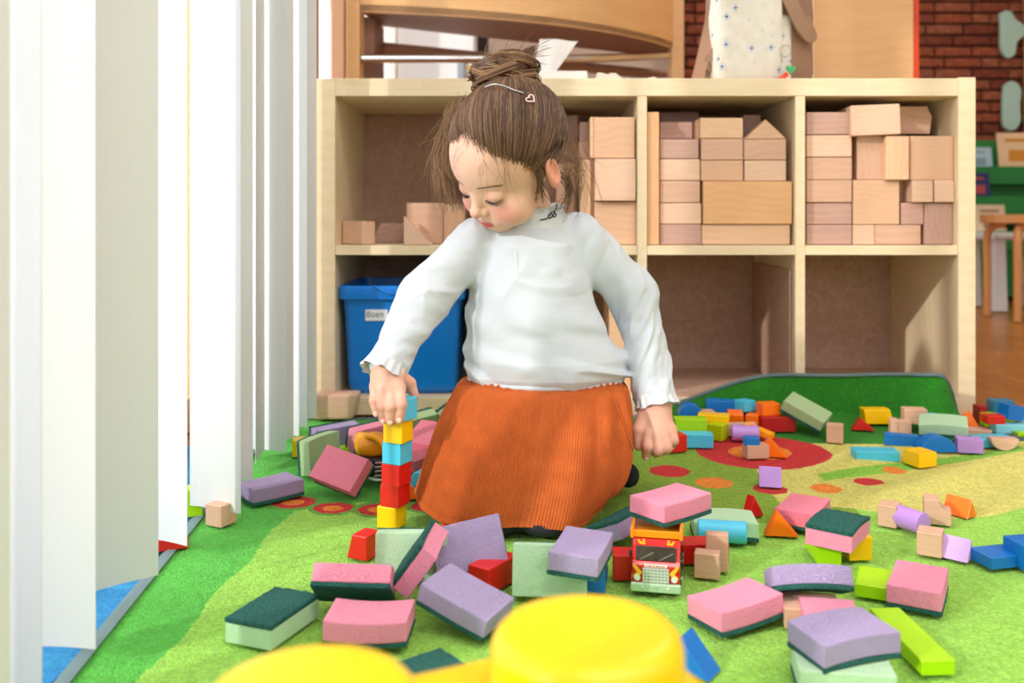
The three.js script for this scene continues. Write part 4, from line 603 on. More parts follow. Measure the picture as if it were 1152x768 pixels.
{ // backpack
  const t = thing('backpack', 'cream flowered child backpack with brown straps standing on the shelf', 'backpack', [0.545, SH.top + 0.0005, -2.24], rad(6));
  const print = tex(512, 512, (u, v) => {
    const n = tnoise(u * 12, v * 12, 12); let c = [240 - 10 * n, 234 - 10 * n, 222 - 12 * n];
    for (let i = 0; i < 22; i++) { const x = hash(i, 1), y = hash(i, 2); let dx = Math.abs(u - x), dy = Math.abs(v - y); dx = Math.min(dx, 1 - dx); dy = Math.min(dy, 1 - dy); const d = Math.hypot(dx, dy), a = Math.atan2(dy, dx), pet = 0.032 * (0.7 + 0.3 * Math.cos(a * 5)); if (d < 0.013 && i % 2) return [34, 38, 60]; if (d < pet * 1.5 && i % 2) c = [198, 208, 226]; else if (d < pet * 0.9) c = [222, 214, 208]; }
    return c;
  });
  const cream = M(0xffffff, 0.9, { map: rep(print, 0.2), bumpMap: rep(fineNoise, 0.02), bumpScale: 0.0005 }), br = M(0xa07c64, 0.85, { bumpMap: rep(fineNoise, 0.01), bumpScale: 0.0006 }), bag = (v) => { const k = 1 - 0.16 * sstep(0.06, 0.2, v.y); v.x *= k; v.z *= k * (1 + 0.2 * Math.cos(v.x * 9)); v.x += 0.004 * noise3(v.y * 18, v.z * 18, 1); v.z += 0.006 * noise3(v.x * 16, v.y * 16, 3); };
  mesh('main_compartment', triUV(softBox(0.245, 0.34, 0.12, 0.035, 10, bag).translate(0.026, 0.17, -0.02)), br, t);
  mesh('front_pocket', triUV(softBox(0.165, 0.31, 0.07, 0.025, 10, bag).translate(-0.03, 0.155, 0.045)), cream, t);
  mesh('side_panel', triUV(softBox(0.04, 0.17, 0.05, 0.012, 4).translate(0.060, 0.085, 0.036)), cream, t);
  const strap = (pts, w) => { const c = new THREE.CatmullRomCurve3(pts.map((p) => new THREE.Vector3(...p))), n = 40, P = [], I = []; for (let i = 0; i <= n; i++) { const p = c.getPoint(i / n), tg = c.getTangent(i / n), s = new THREE.Vector3(-tg.y, tg.x, 0.2).normalize().multiplyScalar(w / 2), nz = new THREE.Vector3(0, 0, 0.004); for (const [a, b] of [[-1, -1], [1, -1], [1, 1], [-1, 1]]) P.push(p.x + s.x * a + nz.x * b, p.y + s.y * a, p.z + s.z * a + nz.z * b); if (i) for (let k = 0; k < 4; k++) { const a = (i - 1) * 4 + k, b = (i - 1) * 4 + (k + 1) % 4; I.push(a, b, b + 4, a, b + 4, a + 4); } } const g = new THREE.BufferGeometry(); g.setAttribute('position', new THREE.Float32BufferAttribute(P, 3)); g.setIndex(I); const q = g.toNonIndexed(); q.computeVertexNormals(); return q; };
  mesh('strap', [strap([[-0.095, 0.19, 0.0], [-0.118, 0.12, 0.03], [-0.138, 0.055, 0.05], [-0.15, 0.012, 0.055]], 0.026)], br, t);
  mesh('strap', [strap([[-0.10, 0.03, 0.03], [-0.125, 0.055, 0.05], [-0.105, 0.085, 0.05], [-0.085, 0.125, 0.035]], 0.016)], br, t);
  mesh('strap', [strap([[0.045, 0.25, 0.06], [0.07, 0.19, 0.075], [0.098, 0.135, 0.078], [0.122, 0.115, 0.07], [0.118, 0.15, 0.05], [0.085, 0.24, 0.03]], 0.03)], br, t);
  mesh('side_pocket', softBox(0.05, 0.07, 0.05, 0.012, 2).translate(-0.105, 0.036, 0.0), M(0xb89880, 0.9), t);
  const kr = mesh('key_ring', new THREE.TorusGeometry(0.0135, 0.0016, 8, 26), MT.silver, t); kr.position.set(0.052, 0.078, 0.085);
  const heart = []; for (let i = 0; i < 30; i++) { const a = i / 30 * Math.PI * 2; heart.push([0.00075 * 16 * Math.sin(a) ** 3, 0.00075 * (13 * Math.cos(a) - 5 * Math.cos(2 * a) - 2 * Math.cos(3 * a) - Math.cos(4 * a))]); }
  const ht = mesh('heart_tag', extr(heart, 0.004, 0.0008), M(0x3fae66, 0.4), t); ht.position.set(0.062, 0.034, 0.092); ht.userData.label = 'green heart tag';
  mesh('red_cord', [tube([[0.054, 0.024, 0.09], [0.04, 0.012, 0.094], [0.02, 0.005, 0.095]], 0.0055, 12, 8)], M(0xf03c18, 0.5), t).userData.label = 'red cord';
}
// ------------------------------------------------------------------ furniture behind the shelf
{
  const t = thing('coat_rack', 'beech coat rack with curved fascia and chrome rail behind the shelf', 'coat rack');
  const A = [-0.496, -2.757], B = [0.545, -3.386], ctl = [0.22, -2.86];
  const cv = new THREE.QuadraticBezierCurve(new THREE.Vector2(...A), new THREE.Vector2(...ctl), new THREE.Vector2(...B)), pts = cv.getPoints(24), H = 1.05;
  const P = [], I = []; pts.forEach((p, i) => { P.push(p.x, H, p.y, p.x, H + 0.55, p.y); if (i) { const k = i * 2; I.push(k - 2, k, k + 1, k - 2, k + 1, k - 1); } });
  const outer = pts.map((p) => [p.x, -p.y]), inner = pts.map((p) => [p.x + 0.004, -p.y + 0.02]).reverse();
  const plan = (pp, y0, h, m, name) => { const g = new THREE.ExtrudeGeometry(new THREE.Shape(pp.map((p) => new THREE.Vector2(...p))), { depth: h, bevelEnabled: false }); g.rotateX(-Math.PI / 2); g.translate(0, y0, 0); return mesh(name, triUV(g), m, t); };
  plan([...outer, ...inner], H, 0.5, MT.panel, 'curved_fascia');
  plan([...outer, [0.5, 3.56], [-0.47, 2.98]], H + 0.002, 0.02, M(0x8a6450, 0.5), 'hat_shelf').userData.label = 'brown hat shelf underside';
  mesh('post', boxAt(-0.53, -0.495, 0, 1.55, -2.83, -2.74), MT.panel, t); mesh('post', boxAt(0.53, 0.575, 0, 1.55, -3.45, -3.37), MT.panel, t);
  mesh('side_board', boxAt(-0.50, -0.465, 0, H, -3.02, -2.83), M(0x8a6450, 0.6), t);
  mesh('back_rail', [tube([[-0.47, 0.985, -3.0], [0.55, 0.985, -3.6]], 0.02, 4, 8)], M(0x9a7258, 0.6), t);
  mesh('clothes_rail', [tube([[-0.495, 0.905, -2.775], [-0.2, 0.93, -2.85], [0.15, 0.965, -3.02], [0.545, 1.03, -3.40]].map((p) => [p[0], 0.451 + (239 - 66 + (p[0] > 0.3 ? 4 : 0)) / 1040 * -p[2], p[2]]), 0.0135, 40, 12)], MT.chrome, t);
}
{
  const w = thing('white_cupboard', 'white cupboard seen under the coat rack', 'cupboard', [-0.38, 0, -3.9]); mesh('body', boxAt(-0.22, 0.16, 0, 1.35, -0.25, 0, 0.004), M(0xe6e8ea, 0.6), w); mesh('edge_strip', boxAt(-0.205, -0.17, 0.02, 1.33, 0, 0.012, 0.002), MT.white, w); mesh('handle', boxAt(0.09, 0.12, 0.95, 1.12, 0, 0.02, 0.004), M(0x9ca4ac, 0.4), w);
  const s = thing('wall_shelf', 'brown shelf board on the brick wall behind the coat rack', 'shelf', [0.3, 1.12, -4.9]); mesh('board', boxAt(-0.5, 0.5, 0, 0.3, -0.2, 0, 0.004), M(0xa28a78, 0.7), s);
  const y = thing('yellow_pennant', 'small yellow pennant hanging under the coat rack', 'pennant', [-0.21, 1.06, -3.85]); mesh('cloth', extr([[-0.035, 0], [0.035, 0], [0, -0.075]], 0.003, 0), M(0xf0b000, 0.8), y);
  const c = thing('wardrobe', 'tall beech wardrobe with orange-red edge behind the right of the shelf', 'wardrobe', [1.05, 0, -3.0]);
  mesh('side', boxAt(-0.19, 0.208, 0, 2.1, -0.5, 0, 0.003), MT.panel, c); mesh('front_edge', boxAt(-0.19, -0.12, 0.02, 2.1, 0, 0.012, 0.002), M(0xf2dcb4, 0.5), c).userData.label = 'pale front edge'; mesh('edge_strip', boxAt(0.208, 0.224, 0, 2.1, -0.5, 0.004, 0.002), M(0xd8400e, 0.5), c).userData.label = 'orange-red edge strip';
  // low room divider boards left of the shelf, seen between blinds and rack
  for (const [x0, x1, z, l] of [[-0.615, -0.575, -2.55, 'narrow brown wooden post between blinds and coat rack'], [-0.57, -0.532, -2.72, 'wooden board beside the left post of the coat rack']]) { const p = thing('wooden_post', l, 'post', [(x0 + x1) / 2, 0, z]); mesh('wood', softBox(x1 - x0, 1.9, 0.04, 0.003).translate(0, 0.95, 0), M(0xb08262, 0.6), p); }
}
{ // far right: wall shapes, book rack, stool
  const W = Z0 + 0.04, X = (px) => (px - 592) / 1040 * -W, Yp = (py) => 0.451 - (py - 239) / 1040 * -W;
  const mint = M(0xb2d4c4, 0.7), shape = (pts) => { const s = new THREE.Shape(); s.setFromPoints(new THREE.SplineCurve([...pts, pts[0]].map((p) => new THREE.Vector2(...p))).getPoints(50)); const g = new THREE.ExtrudeGeometry(s, { depth: 0.018, bevelEnabled: true, bevelSize: 0.004, bevelThickness: 0.004, bevelSegments: 2 }); return g; };
  const a = thing('wall_cutout', 'pale mint wooden cut-out with a bulge, upper one on the brick wall', 'wall decoration', [2.72, 1.45, W]); mesh('wood', shape([[-0.055, 0.12], [-0.005, 0.13], [0.025, 0.085], [0.07, 0.05], [0.075, 0], [0.035, -0.04], [0.02, -0.11], [-0.02, -0.125], [-0.05, -0.07], [-0.052, 0.03]]), mint, a);
  const b = thing('wall_cutout', 'pale mint oval wooden cut-out, lower one on the brick wall', 'wall decoration', [2.73, 1.05, W]); mesh('wood', shape([[-0.045, 0.11], [0.0, 0.135], [0.045, 0.095], [0.04, 0], [0.042, -0.09], [0, -0.135], [-0.045, -0.11], [-0.05, 0]]), mint, b);
  const colTex = tex(256, 256, (u, v) => { const n = tnoise(u * 7, v * 9, 63), m = tnoise(u * 20, v * 22, 220); return n > 0.58 ? [220, 160, 50] : m > 0.5 ? [168, 118, 110] : [120, 84, 84]; });
  const c = thing('collage_panel', 'patterned brown and yellow collage panel at the right picture edge', 'wall decoration', [2.92, 0.9, W + 0.01]); mesh('panel', softBox(0.24, 1.5, 0.02, 0.004).translate(0, 0.2, 0), M(0xffffff, 0.8, { map: rep(colTex, 0.4) }), c);
  const gm = M(0x0e7a30, 0.5), r = thing('book_rack', 'green tiered book rack against the brick wall', 'book rack', [2.62, 0, -4.75]);
  mesh('back', boxAt(-0.45, 0.6, 0.0, 0.84, -0.26, -0.235, 0.003), gm, r);
  [[0.66, -0.16], [0.5, -0.06], [0.32, 0.04]].forEach(([y, z]) => mesh('tier', [boxAt(-0.45, 0.6, y - 0.02, y, z - 0.12, z, 0.003), boxAt(-0.45, 0.6, y - 0.06, y + 0.035, z, z + 0.012, 0.003)], gm, r));
  mesh('side', boxAt(-0.47, -0.45, 0, 0.84, -0.26, 0.06, 0.003), gm, r); mesh('side', boxAt(0.6, 0.62, 0, 0.84, -0.26, 0.06, 0.003), gm, r); mesh('base_board', boxAt(-0.45, 0.6, 0.02, 0.26, 0.0, 0.02, 0.003), gm, r);
  const book = (x, y, z, w, h, col, band, label) => { const o = thing('picture_book', label, 'book', [x, y, z]); o.rotation.x = -0.16; mesh('cover', softBox(w, h, 0.012, 0.0015).translate(0, h / 2, 0), M(col, 0.5), o); const p = mesh('cover_print', softBox(w * 0.55, h * 0.3, 0.0006, 0.0002), M(band, 0.5), o); p.position.set(w * 0.05, h * 0.4, 0.0064); mesh('cover_title', softBox(w * 0.6, h * 0.09, 0.0006, 0.0002), M(band, 0.5), o).position.set(0, h * 0.8, 0.0064); };
  book(2.40, 0.672, -4.955, 0.2, 0.13, 0xa8c4d0, 0x7c9cb0, 'pale blue picture book on the upper tier');
  book(2.63, 0.672, -4.945, 0.2, 0.21, 0xe6c49a, 0xd08a20, 'beige picture book with orange figure on the upper tier');
  book(2.36, 0.512, -4.855, 0.16, 0.15, 0x1c2c5c, 0xb04040, 'navy picture book on the middle tier');
  book(2.39, 0.332, -4.755, 0.16, 0.16, 0xd8c0a0, 0xa07050, 'cream picture book on the lower tier');
  book(2.62, 0.332, -4.752, 0.15, 0.11, 0xc03028, 0xf0e0d0, 'red picture book on the lower tier');
  const bw = M(0xd89a5c, 0.4), s = thing('wooden_stool', 'round bent birch stool in front of the book rack', 'stool', [2.15, 0, -3.95]);
  mesh('seat', new THREE.CylinderGeometry(0.19, 0.19, 0.035, 40).translate(0, 0.425, 0), bw, s);
  for (let i = 0; i < 4; i++) { const a = i * Math.PI / 2 + 0.75, x = Math.cos(a) * 0.165, z = Math.sin(a) * 0.165; const l = mesh('leg', [tube([[x * 0.55, 0.40, z * 0.55], [x * 0.85, 0.395, z * 0.85], [x, 0.36, z], [x * 1.02, 0.2, z * 1.02], [x * 1.03, 0.0, z * 1.03]], 0.017, 24, 10)], bw, s); }
  const wt = thing('white_chair', 'white plastic child chair behind the wooden stool', 'chair', [2.3, 0, -4.35]);
  mesh('seat', softBox(0.36, 0.03, 0.3, 0.01).translate(0, 0.34, 0), M(0xe4e6e8, 0.4), wt);
  for (const [x, z] of [[-0.14, 0.12], [0.14, 0.12], [-0.14, -0.12], [0.14, -0.12]]) mesh('leg', [extr([[-0.035, 0], [0.035, 0], [0.025, 0.33], [-0.025, 0.33]], 0.04, 0.004)], M(0xe4e6e8, 0.4), wt).position.set(x, 0, z);
  const ca = thing('castor', 'black furniture castor wheel beside the stool', 'castor', [2.12, 0.0, -3.72], 0.3);
  mesh('wheel', new THREE.TorusGeometry(0.022, 0.014, 10, 24), MT.black, ca).position.y = 0.037; mesh('hub', new THREE.CylinderGeometry(0.014, 0.014, 0.03, 18).rotateX(Math.PI / 2), MT.silver, ca).position.y = 0.037; mesh('fork', softBox(0.03, 0.05, 0.034, 0.004), MT.black, ca).position.set(0.015, 0.085, 0);
}
// ------------------------------------------------------------------ the child
const V = (x, y, z) => new THREE.Vector3(x, y, z);
const smin = (a, b, k) => { const h = clamp(0.5 + 0.5 * (b - a) / k, 0, 1); return mix(b, a, h) - k * h * (1 - h); };
const smax = (a, b, k) => -smin(-a, -b, k);
function cap(x, y, z, a, b, ra, rb) {          // tapered capsule
  const bx = b[0] - a[0], by = b[1] - a[1], bz = b[2] - a[2], px = x - a[0], py = y - a[1], pz = z - a[2], t = clamp((px * bx + py * by + pz * bz) / (bx * bx + by * by + bz * bz), 0, 1);
  return Math.hypot(px - bx * t, py - by * t, pz - bz * t) - mix(ra, rb, t);
}
const ell = (x, y, z, c, r) => { const ax = (x - c[0]) / r[0], ay = (y - c[1]) / r[1], az = (z - c[2]) / r[2], k0 = Math.hypot(ax, ay, az), k1 = Math.hypot(ax / r[0], ay / r[1], az / r[2]); return k1 < 1e-9 ? -Math.min(...r) : k0 * (k0 - 1) / k1; };
const sph = (x, y, z, c, r) => Math.hypot(x - c[0], y - c[1], z - c[2]) - r;
function surfaceNet(sdf, lo, hi, cell, colour) {
  const n = [0, 1, 2].map((i) => Math.ceil((hi[i] - lo[i]) / cell) + 1), [nx, ny, nz] = n, F = new Float32Array(nx * ny * nz), at = (i, j, k) => i + nx * (j + ny * k);
  for (let k = 0; k < nz; k++) for (let j = 0; j < ny; j++) for (let i = 0; i < nx; i++) F[at(i, j, k)] = sdf(lo[0] + i * cell, lo[1] + j * cell, lo[2] + k * cell);
  const id = new Int32Array(nx * ny * nz).fill(-1), P = [], I = [];
  for (let k = 0; k < nz - 1; k++) for (let j = 0; j < ny - 1; j++) for (let i = 0; i < nx - 1; i++) {
    let s = 0, cx = 0, cy = 0, cz = 0, c = 0; const v = [];
    for (let q = 0; q < 8; q++) { const d = F[at(i + (q & 1), j + ((q >> 1) & 1), k + (q >> 2))]; v.push(d); if (d < 0) s++; }
    if (s === 0 || s === 8) continue;
    for (let a = 0; a < 8; a++) for (const bit of [1, 2, 4]) { if (a & bit) continue; const b = a | bit; if ((v[a] < 0) !== (v[b] < 0)) { const t = v[a] / (v[a] - v[b]); cx += (a & 1) + (bit === 1 ? t : 0); cy += ((a >> 1) & 1) + (bit === 2 ? t : 0); cz += (a >> 2) + (bit === 4 ? t : 0); c++; } }
    id[at(i, j, k)] = P.length / 3; P.push(lo[0] + (i + cx / c) * cell, lo[1] + (j + cy / c) * cell, lo[2] + (k + cz / c) * cell);
  }
  const quad = (a, b, c, d, flip) => { if (a < 0 || b < 0 || c < 0 || d < 0) return; if (flip) I.push(a, c, b, a, d, c); else I.push(a, b, c, a, c, d); };
  for (let k = 1; k < nz - 1; k++) for (let j = 1; j < ny - 1; j++) for (let i = 1; i < nx - 1; i++) {
    const f = F[at(i, j, k)] < 0;
    if (f !== (F[at(i + 1, j, k)] < 0)) quad(id[at(i, j - 1, k - 1)], id[at(i, j, k - 1)], id[at(i, j, k)], id[at(i, j - 1, k)], !f);
    if (f !== (F[at(i, j + 1, k)] < 0)) quad(id[at(i - 1, j, k - 1)], id[at(i - 1, j, k)], id[at(i, j, k)], id[at(i, j, k - 1)], !f);
    if (f !== (F[at(i, j, k + 1)] < 0)) quad(id[at(i - 1, j - 1, k)], id[at(i, j - 1, k)], id[at(i, j, k)], id[at(i - 1, j, k)], !f);
  }
  const N = new Float32Array(P.length), C = colour ? new Float32Array(P.length) : null, e = cell * 0.5;
  for (let q = 0; q < P.length; q += 3) {
    const [x, y, z] = [P[q], P[q + 1], P[q + 2]], gx = sdf(x + e, y, z) - sdf(x - e, y, z), gy = sdf(x, y + e, z) - sdf(x, y - e, z), gz = sdf(x, y, z + e) - sdf(x, y, z - e), l = Math.hypot(gx, gy, gz) || 1;
    N[q] = gx / l; N[q + 1] = gy / l; N[q + 2] = gz / l; if (C) { const c = colour(x, y, z); C[q] = c[0]; C[q + 1] = c[1]; C[q + 2] = c[2]; }
  }
  const g = new THREE.BufferGeometry(); g.setAttribute('position', new THREE.Float32BufferAttribute(P, 3)); g.setAttribute('normal', new THREE.BufferAttribute(N, 3)); if (C) g.setAttribute('color', new THREE.BufferAttribute(C, 3)); g.setIndex(I);
  const uv = new Float32Array(P.length / 3 * 2); for (let q = 0; q < P.length / 3; q++) { uv[q * 2] = P[q * 3] + P[q * 3 + 2] * 0.6; uv[q * 2 + 1] = P[q * 3 + 1] + P[q * 3 + 2] * 0.3; } g.setAttribute('uv', new THREE.BufferAttribute(uv, 2));
  return g;
}
const lin = (r, g, b) => { const c = new THREE.Color().setRGB(r / 255, g / 255, b / 255, THREE.SRGBColorSpace); return [c.r, c.g, c.b]; };
const lerp3 = (a, b, t) => [mix(a[0], b[0], t), mix(a[1], b[1], t), mix(a[2], b[2], t)];
const child = thing('person', 'small child kneeling on the carpet in white shirt and rust corduroy skirt, stacking cubes', 'person');

// head in its own frame: x to the child's left, y up, z out of the face
const HEAD = { p: [-0.0254, 0.525, -1.40], s: 1.025, m: new THREE.Matrix4() };
HEAD.m.compose(V(...HEAD.p), new THREE.Quaternion().setFromEuler(new THREE.Euler(rad(37.7), rad(-51.4), rad(-15), 'YXZ')), V(HEAD.s, HEAD.s, HEAD.s));
const HINV = HEAD.m.clone().invert(), toHead = (x, y, z) => V(x, y, z).applyMatrix4(HINV), toWorld = (p) => V(...p).applyMatrix4(HEAD.m);
const SK = { base: lin(230, 182, 158), blush: lin(222, 124, 112), lip: lin(206, 92, 96), ear: lin(226, 148, 124), hand: lin(228, 174, 150), knuckle: lin(214, 142, 122) };
function headSDF(x, y, z) {
  const ax = Math.abs(x);
  let d = ell(x, y, z, [0, 0.034, -0.012], [0.0725, 0.077, 0.090]);
  d = smin(d, ell(x, y, z, [0, 0.028, 0.026], [0.060, 0.056, 0.054]), 0.02);
  d = smin(d, ell(x, y, z, [0, -0.026, 0.024], [0.057, 0.055, 0.054]), 0.02);
  d = smin(d, sph(ax, y, z, [0.034, -0.036, 0.046], 0.0285), 0.014);          // cheeks
  d = smin(d, ell(x, y, z, [0, -0.068, 0.055], [0.020, 0.015, 0.016]), 0.016);  // chin
  d = smin(d, ell(x, y, z, [0, -0.050, 0.068], [0.023, 0.017, 0.014]), 0.012);  // muzzle
  d = smax(d, -sph(ax, y, z, [0.0295, 0.0015, 0.0975], 0.0195), 0.012);         // eye hollows
  d = smin(d, ell(ax, y, z, [0.0285, -0.0015, 0.0635], [0.0150, 0.0125, 0.0135]), 0.004);  // lids over the eyeballs
  d = smin(d, cap(x, y, z, [0, 0.002, 0.0735], [0, -0.022, 0.0870], 0.0055, 0.0080), 0.009); // nose
  d = smin(d, sph(x, y, z, [0, -0.0245, 0.0885], 0.0088), 0.005);
  d = smin(d, sph(ax, y, z, [0.0085, -0.0280, 0.0815], 0.0058), 0.004);
  d = smax(d, -sph(ax, y, z, [0.0046, -0.0330, 0.0880], 0.0022), 0.002);
  d = smin(d, cap(ax, y, z, [0, -0.0455, 0.0825], [0.0145, -0.0505, 0.0765], 0.0042, 0.0022), 0.004); // lips
  d = smin(d, cap(ax, y, z, [0, -0.0545, 0.0800], [0.0115, -0.0530, 0.0765], 0.0048, 0.0022), 0.004);
  d = smax(d, -cap(ax, y, z, [0, -0.0500, 0.0880], [0.0150, -0.0516, 0.0800], 0.0014, 0.0008), 0.002);
  // ears
  const ex = ax - 0.0735, ey = y + 0.008, ez = z + 0.006, c = Math.cos(0.35), s = Math.sin(0.35), fx = ex * c - ez * s * 1, fz = ex * s + ez * c;
  let ear = ell(fx, ey, fz, [0.002, 0, -0.004], [0.0080, 0.0265, 0.0170]);
  ear = smax(ear, -ell(fx, ey, fz, [0.0080, 0.004, -0.003], [0.0072, 0.0185, 0.0108]), 0.003);
  ear = smin(ear, cap(fx, ey, fz, [0.003, -0.006, 0.004], [0.004, 0.004, -0.003], 0.0035, 0.002), 0.003);
  return smin(d, ear, 0.005);
}
const NECK = [[0.006, 0.468, -1.445], [0.010, 0.428, -1.462]];
function headColour(x, y, z) {
  const p = toHead(x, y, z), ax = Math.abs(p.x); let c = SK.base;
  c = lerp3(c, SK.blush, 0.6 * sstep(0.028, 0.006, Math.hypot(ax - 0.040, p.y + 0.032, (p.z - 0.066) * 0.6)));
  c = lerp3(c, SK.blush, 0.35 * sstep(0.012, 0.004, Math.hypot(p.x, p.y + 0.025, p.z - 0.094)));
  if (p.z > 0.066 && ax < 0.018) c = lerp3(c, SK.lip, sstep(0.0075, 0.0045, Math.abs(p.y + 0.0505 - (p.y > -0.05 ? -ax * 0.12 : ax * 0.1))) * sstep(0.0175, 0.0135, ax));
  if (ax > 0.067) c = lerp3(c, SK.ear, 0.8);
  c = lerp3(c, SK.blush, 0.3 * sstep(0.014, 0.008, Math.hypot(ax - 0.029, p.y + 0.0015, p.z - 0.075)));
  return c;
}
// hands: chains of joints
const handR = { wrist: [-0.199, 0.240, -1.338], palm: [[-0.199, 0.216, -1.328], [-0.196, 0.200, -1.316]], fingers: [
  [[-0.180, 0.203, -1.308], [-0.1745, 0.183, -1.2895], [-0.1765, 0.1635, -1.2885], 0.0082], [[-0.192, 0.201, -1.306], [-0.188, 0.181, -1.2865], [-0.1890, 0.1605, -1.2900], 0.0084],
  [[-0.204, 0.200, -1.311], [-0.2015, 0.180, -1.2935], [-0.2005, 0.1610, -1.2955], 0.0080], [[-0.215, 0.202, -1.321], [-0.2150, 0.185, -1.3070], [-0.2115, 0.1690, -1.3040], 0.0072]], thumb: [[-0.184, 0.216, -1.334], [-0.1690, 0.203, -1.343], [-0.1625, 0.184, -1.344], 0.0085] };
const handL = { wrist: [0.198, 0.172, -1.428], palm: [[0.199, 0.146, -1.418], [0.201, 0.126, -1.404]], fingers: [
  [[0.184, 0.118, -1.396], [0.1815, 0.100, -1.3830], [0.1800, 0.0855, -1.3890], 0.0084], [[0.1965, 0.114, -1.391], [0.1965, 0.097, -1.3780], [0.1955, 0.0890, -1.3900], 0.0086],
  [[0.209, 0.116, -1.393], [0.2100, 0.100, -1.3800], [0.2085, 0.0910, -1.3920], 0.0082], [[0.220, 0.122, -1.400], [0.2220, 0.108, -1.3900], [0.2200, 0.0985, -1.3990], 0.0074]], thumb: [[0.182, 0.146, -1.412], [0.1690, 0.122, -1.400], [0.1690, 0.0985, -1.3960], 0.0086] };
function handSDF(h) {
  return (x, y, z) => {
    let d = cap(x, y, z, h.wrist, h.palm[0], 0.0225, 0.0225); d = smin(d, cap(x, y, z, h.palm[0], h.palm[1], 0.0215, 0.0165), 0.012);
    for (const f of h.fingers) d = smin(d, cap(x, y, z, h.palm[0], f[0], 0.013, f[3] * 1.12), 0.009);
    let e = 1; for (const f of h.fingers) { let q = smin(cap(x, y, z, f[0], f[1], f[3] * 1.08, f[3] * 0.98), cap(x, y, z, f[1], f[2], f[3] * 0.98, f[3] * 0.80), 0.003); e = smin(e, q, 0.0011); }
    d = smin(d, e, 0.005);
    const t = h.thumb; d = smin(d, smin(cap(x, y, z, t[0], t[1], t[3] * 1.35, t[3]), cap(x, y, z, t[1], t[2], t[3], t[3] * 0.82), 0.004), 0.006);
    return d;
  };
}
const handCol = (h) => (x, y, z) => { let m = 1; for (const f of [...h.fingers, h.thumb]) m = Math.min(m, sph(x, y, z, f[0], 0.008), sph(x, y, z, f[1], 0.007), sph(x, y, z, f[2], 0.008)); return lerp3(SK.hand, SK.knuckle, 0.55 * sstep(0.006, -0.002, m)); };
const skinMat = M(0xffffff, 0.55, { vertexColors: true, sheen: 0.15, sheenColor: new THREE.Color(1, 0.75, 0.65), bumpMap: rep(fineNoise, 0.01), bumpScale: 0.00008 });
{
  const headWorld = (x, y, z) => { const p = toHead(x, y, z); return smin(headSDF(p.x, p.y, p.z) * HEAD.s, cap(x, y, z, NECK[0], NECK[1], 0.031, 0.034), 0.012); };
  const gs = [surfaceNet(headWorld, [-0.145, 0.405, -1.53], [0.095, 0.655, -1.29], 0.0026, headColour)];
  for (const h of [handR, handL]) { const q = [h.wrist, ...h.palm, ...h.fingers.flatMap((f) => f.slice(0, 3)), ...h.thumb.slice(0, 3)], lo = [0, 1, 2].map((i) => Math.min(...q.map((p) => p[i])) - 0.026), hi = [0, 1, 2].map((i) => Math.max(...q.map((p) => p[i])) + 0.026); gs.push(surfaceNet(handSDF(h), lo, hi, 0.0019, handCol(h))); }
  // trunk, arms and legs below the clothes
  const trunk = (x, y, z) => { let d = cap(x, y, z, [0.008, 0.40, -1.46], [0.028, 0.20, -1.462], 0.05, 0.066); d = smin(d, cap(x, y, z, [0.008, 0.40, -1.46], NECK[0], 0.04, 0.028), 0.02);
    d = smin(d, cap(x, y, z, [-0.07, 0.40, -1.45], [-0.156, 0.319, -1.397], 0.03, 0.026), 0.02); d = smin(d, cap(x, y, z, [-0.156, 0.319, -1.397], handR.wrist, 0.026, 0.019), 0.01);
    d = smin(d, cap(x, y, z, [0.08, 0.405, -1.47], [0.163, 0.314, -1.482], 0.03, 0.026), 0.02); d = smin(d, cap(x, y, z, [0.163, 0.314, -1.482], handL.wrist, 0.026, 0.019), 0.01); return d; };
  gs.push(surfaceNet(trunk, [-0.24, 0.12, -1.56], [0.25, 0.48, -1.30], 0.008, () => SK.base));
  mesh('body', gs, skinMat, child);
}
// finger nails
{
  const nail = M(0xf2c4b4, 0.3);
  for (const [h, dir] of [[handR, [0, 0.2, 1]], [handL, [0, 0.1, 1]]]) for (const f of h.fingers) { const o = mesh('finger_nail', new THREE.SphereGeometry(1, 12, 8).scale(0.0036, 0.0042, 0.0014), nail, child); o.position.set(f[2][0], f[2][1] - 0.001, f[2][2] + f[3] * 0.72); }
}
// shirt
const rows = [[0.186, 0.031, -1.455, 0.119, 0.087], [0.200, 0.032, -1.453, 0.1255, 0.093], [0.225, 0.030, -1.450, 0.1235, 0.094], [0.26, 0.022, -1.449, 0.110, 0.089], [0.31, 0.010, -1.452, 0.097, 0.080], [0.36, 0.004, -1.456, 0.092, 0.073], [0.40, 0.004, -1.459, 0.084, 0.064], [0.428, 0.006, -1.462, 0.058, 0.052], [0.452, 0.010, -1.458, 0.043, 0.044]];
function torsoD(x, y, z) {
  let i = 0; while (i < rows.length - 2 && y > rows[i + 1][0]) i++;
  const t = clamp((y - rows[i][0]) / (rows[i + 1][0] - rows[i][0]), 0, 1), r = rows[i].map((v, k) => mix(v, rows[i + 1][k], t)), q = Math.hypot((x - r[1]) / r[3], (z - r[2]) / r[4]);
  return (q - 1) * Math.min(r[3], r[4]) * mix(1, 1.15, clamp(q - 1, 0, 1));
}
const ARM = { R: [[-0.080, 0.402, -1.450], [-0.156, 0.319, -1.397], [-0.1975, 0.236, -1.340]], L: [[0.084, 0.408, -1.470], [0.172, 0.318, -1.484], [0.1995, 0.172, -1.430]] };
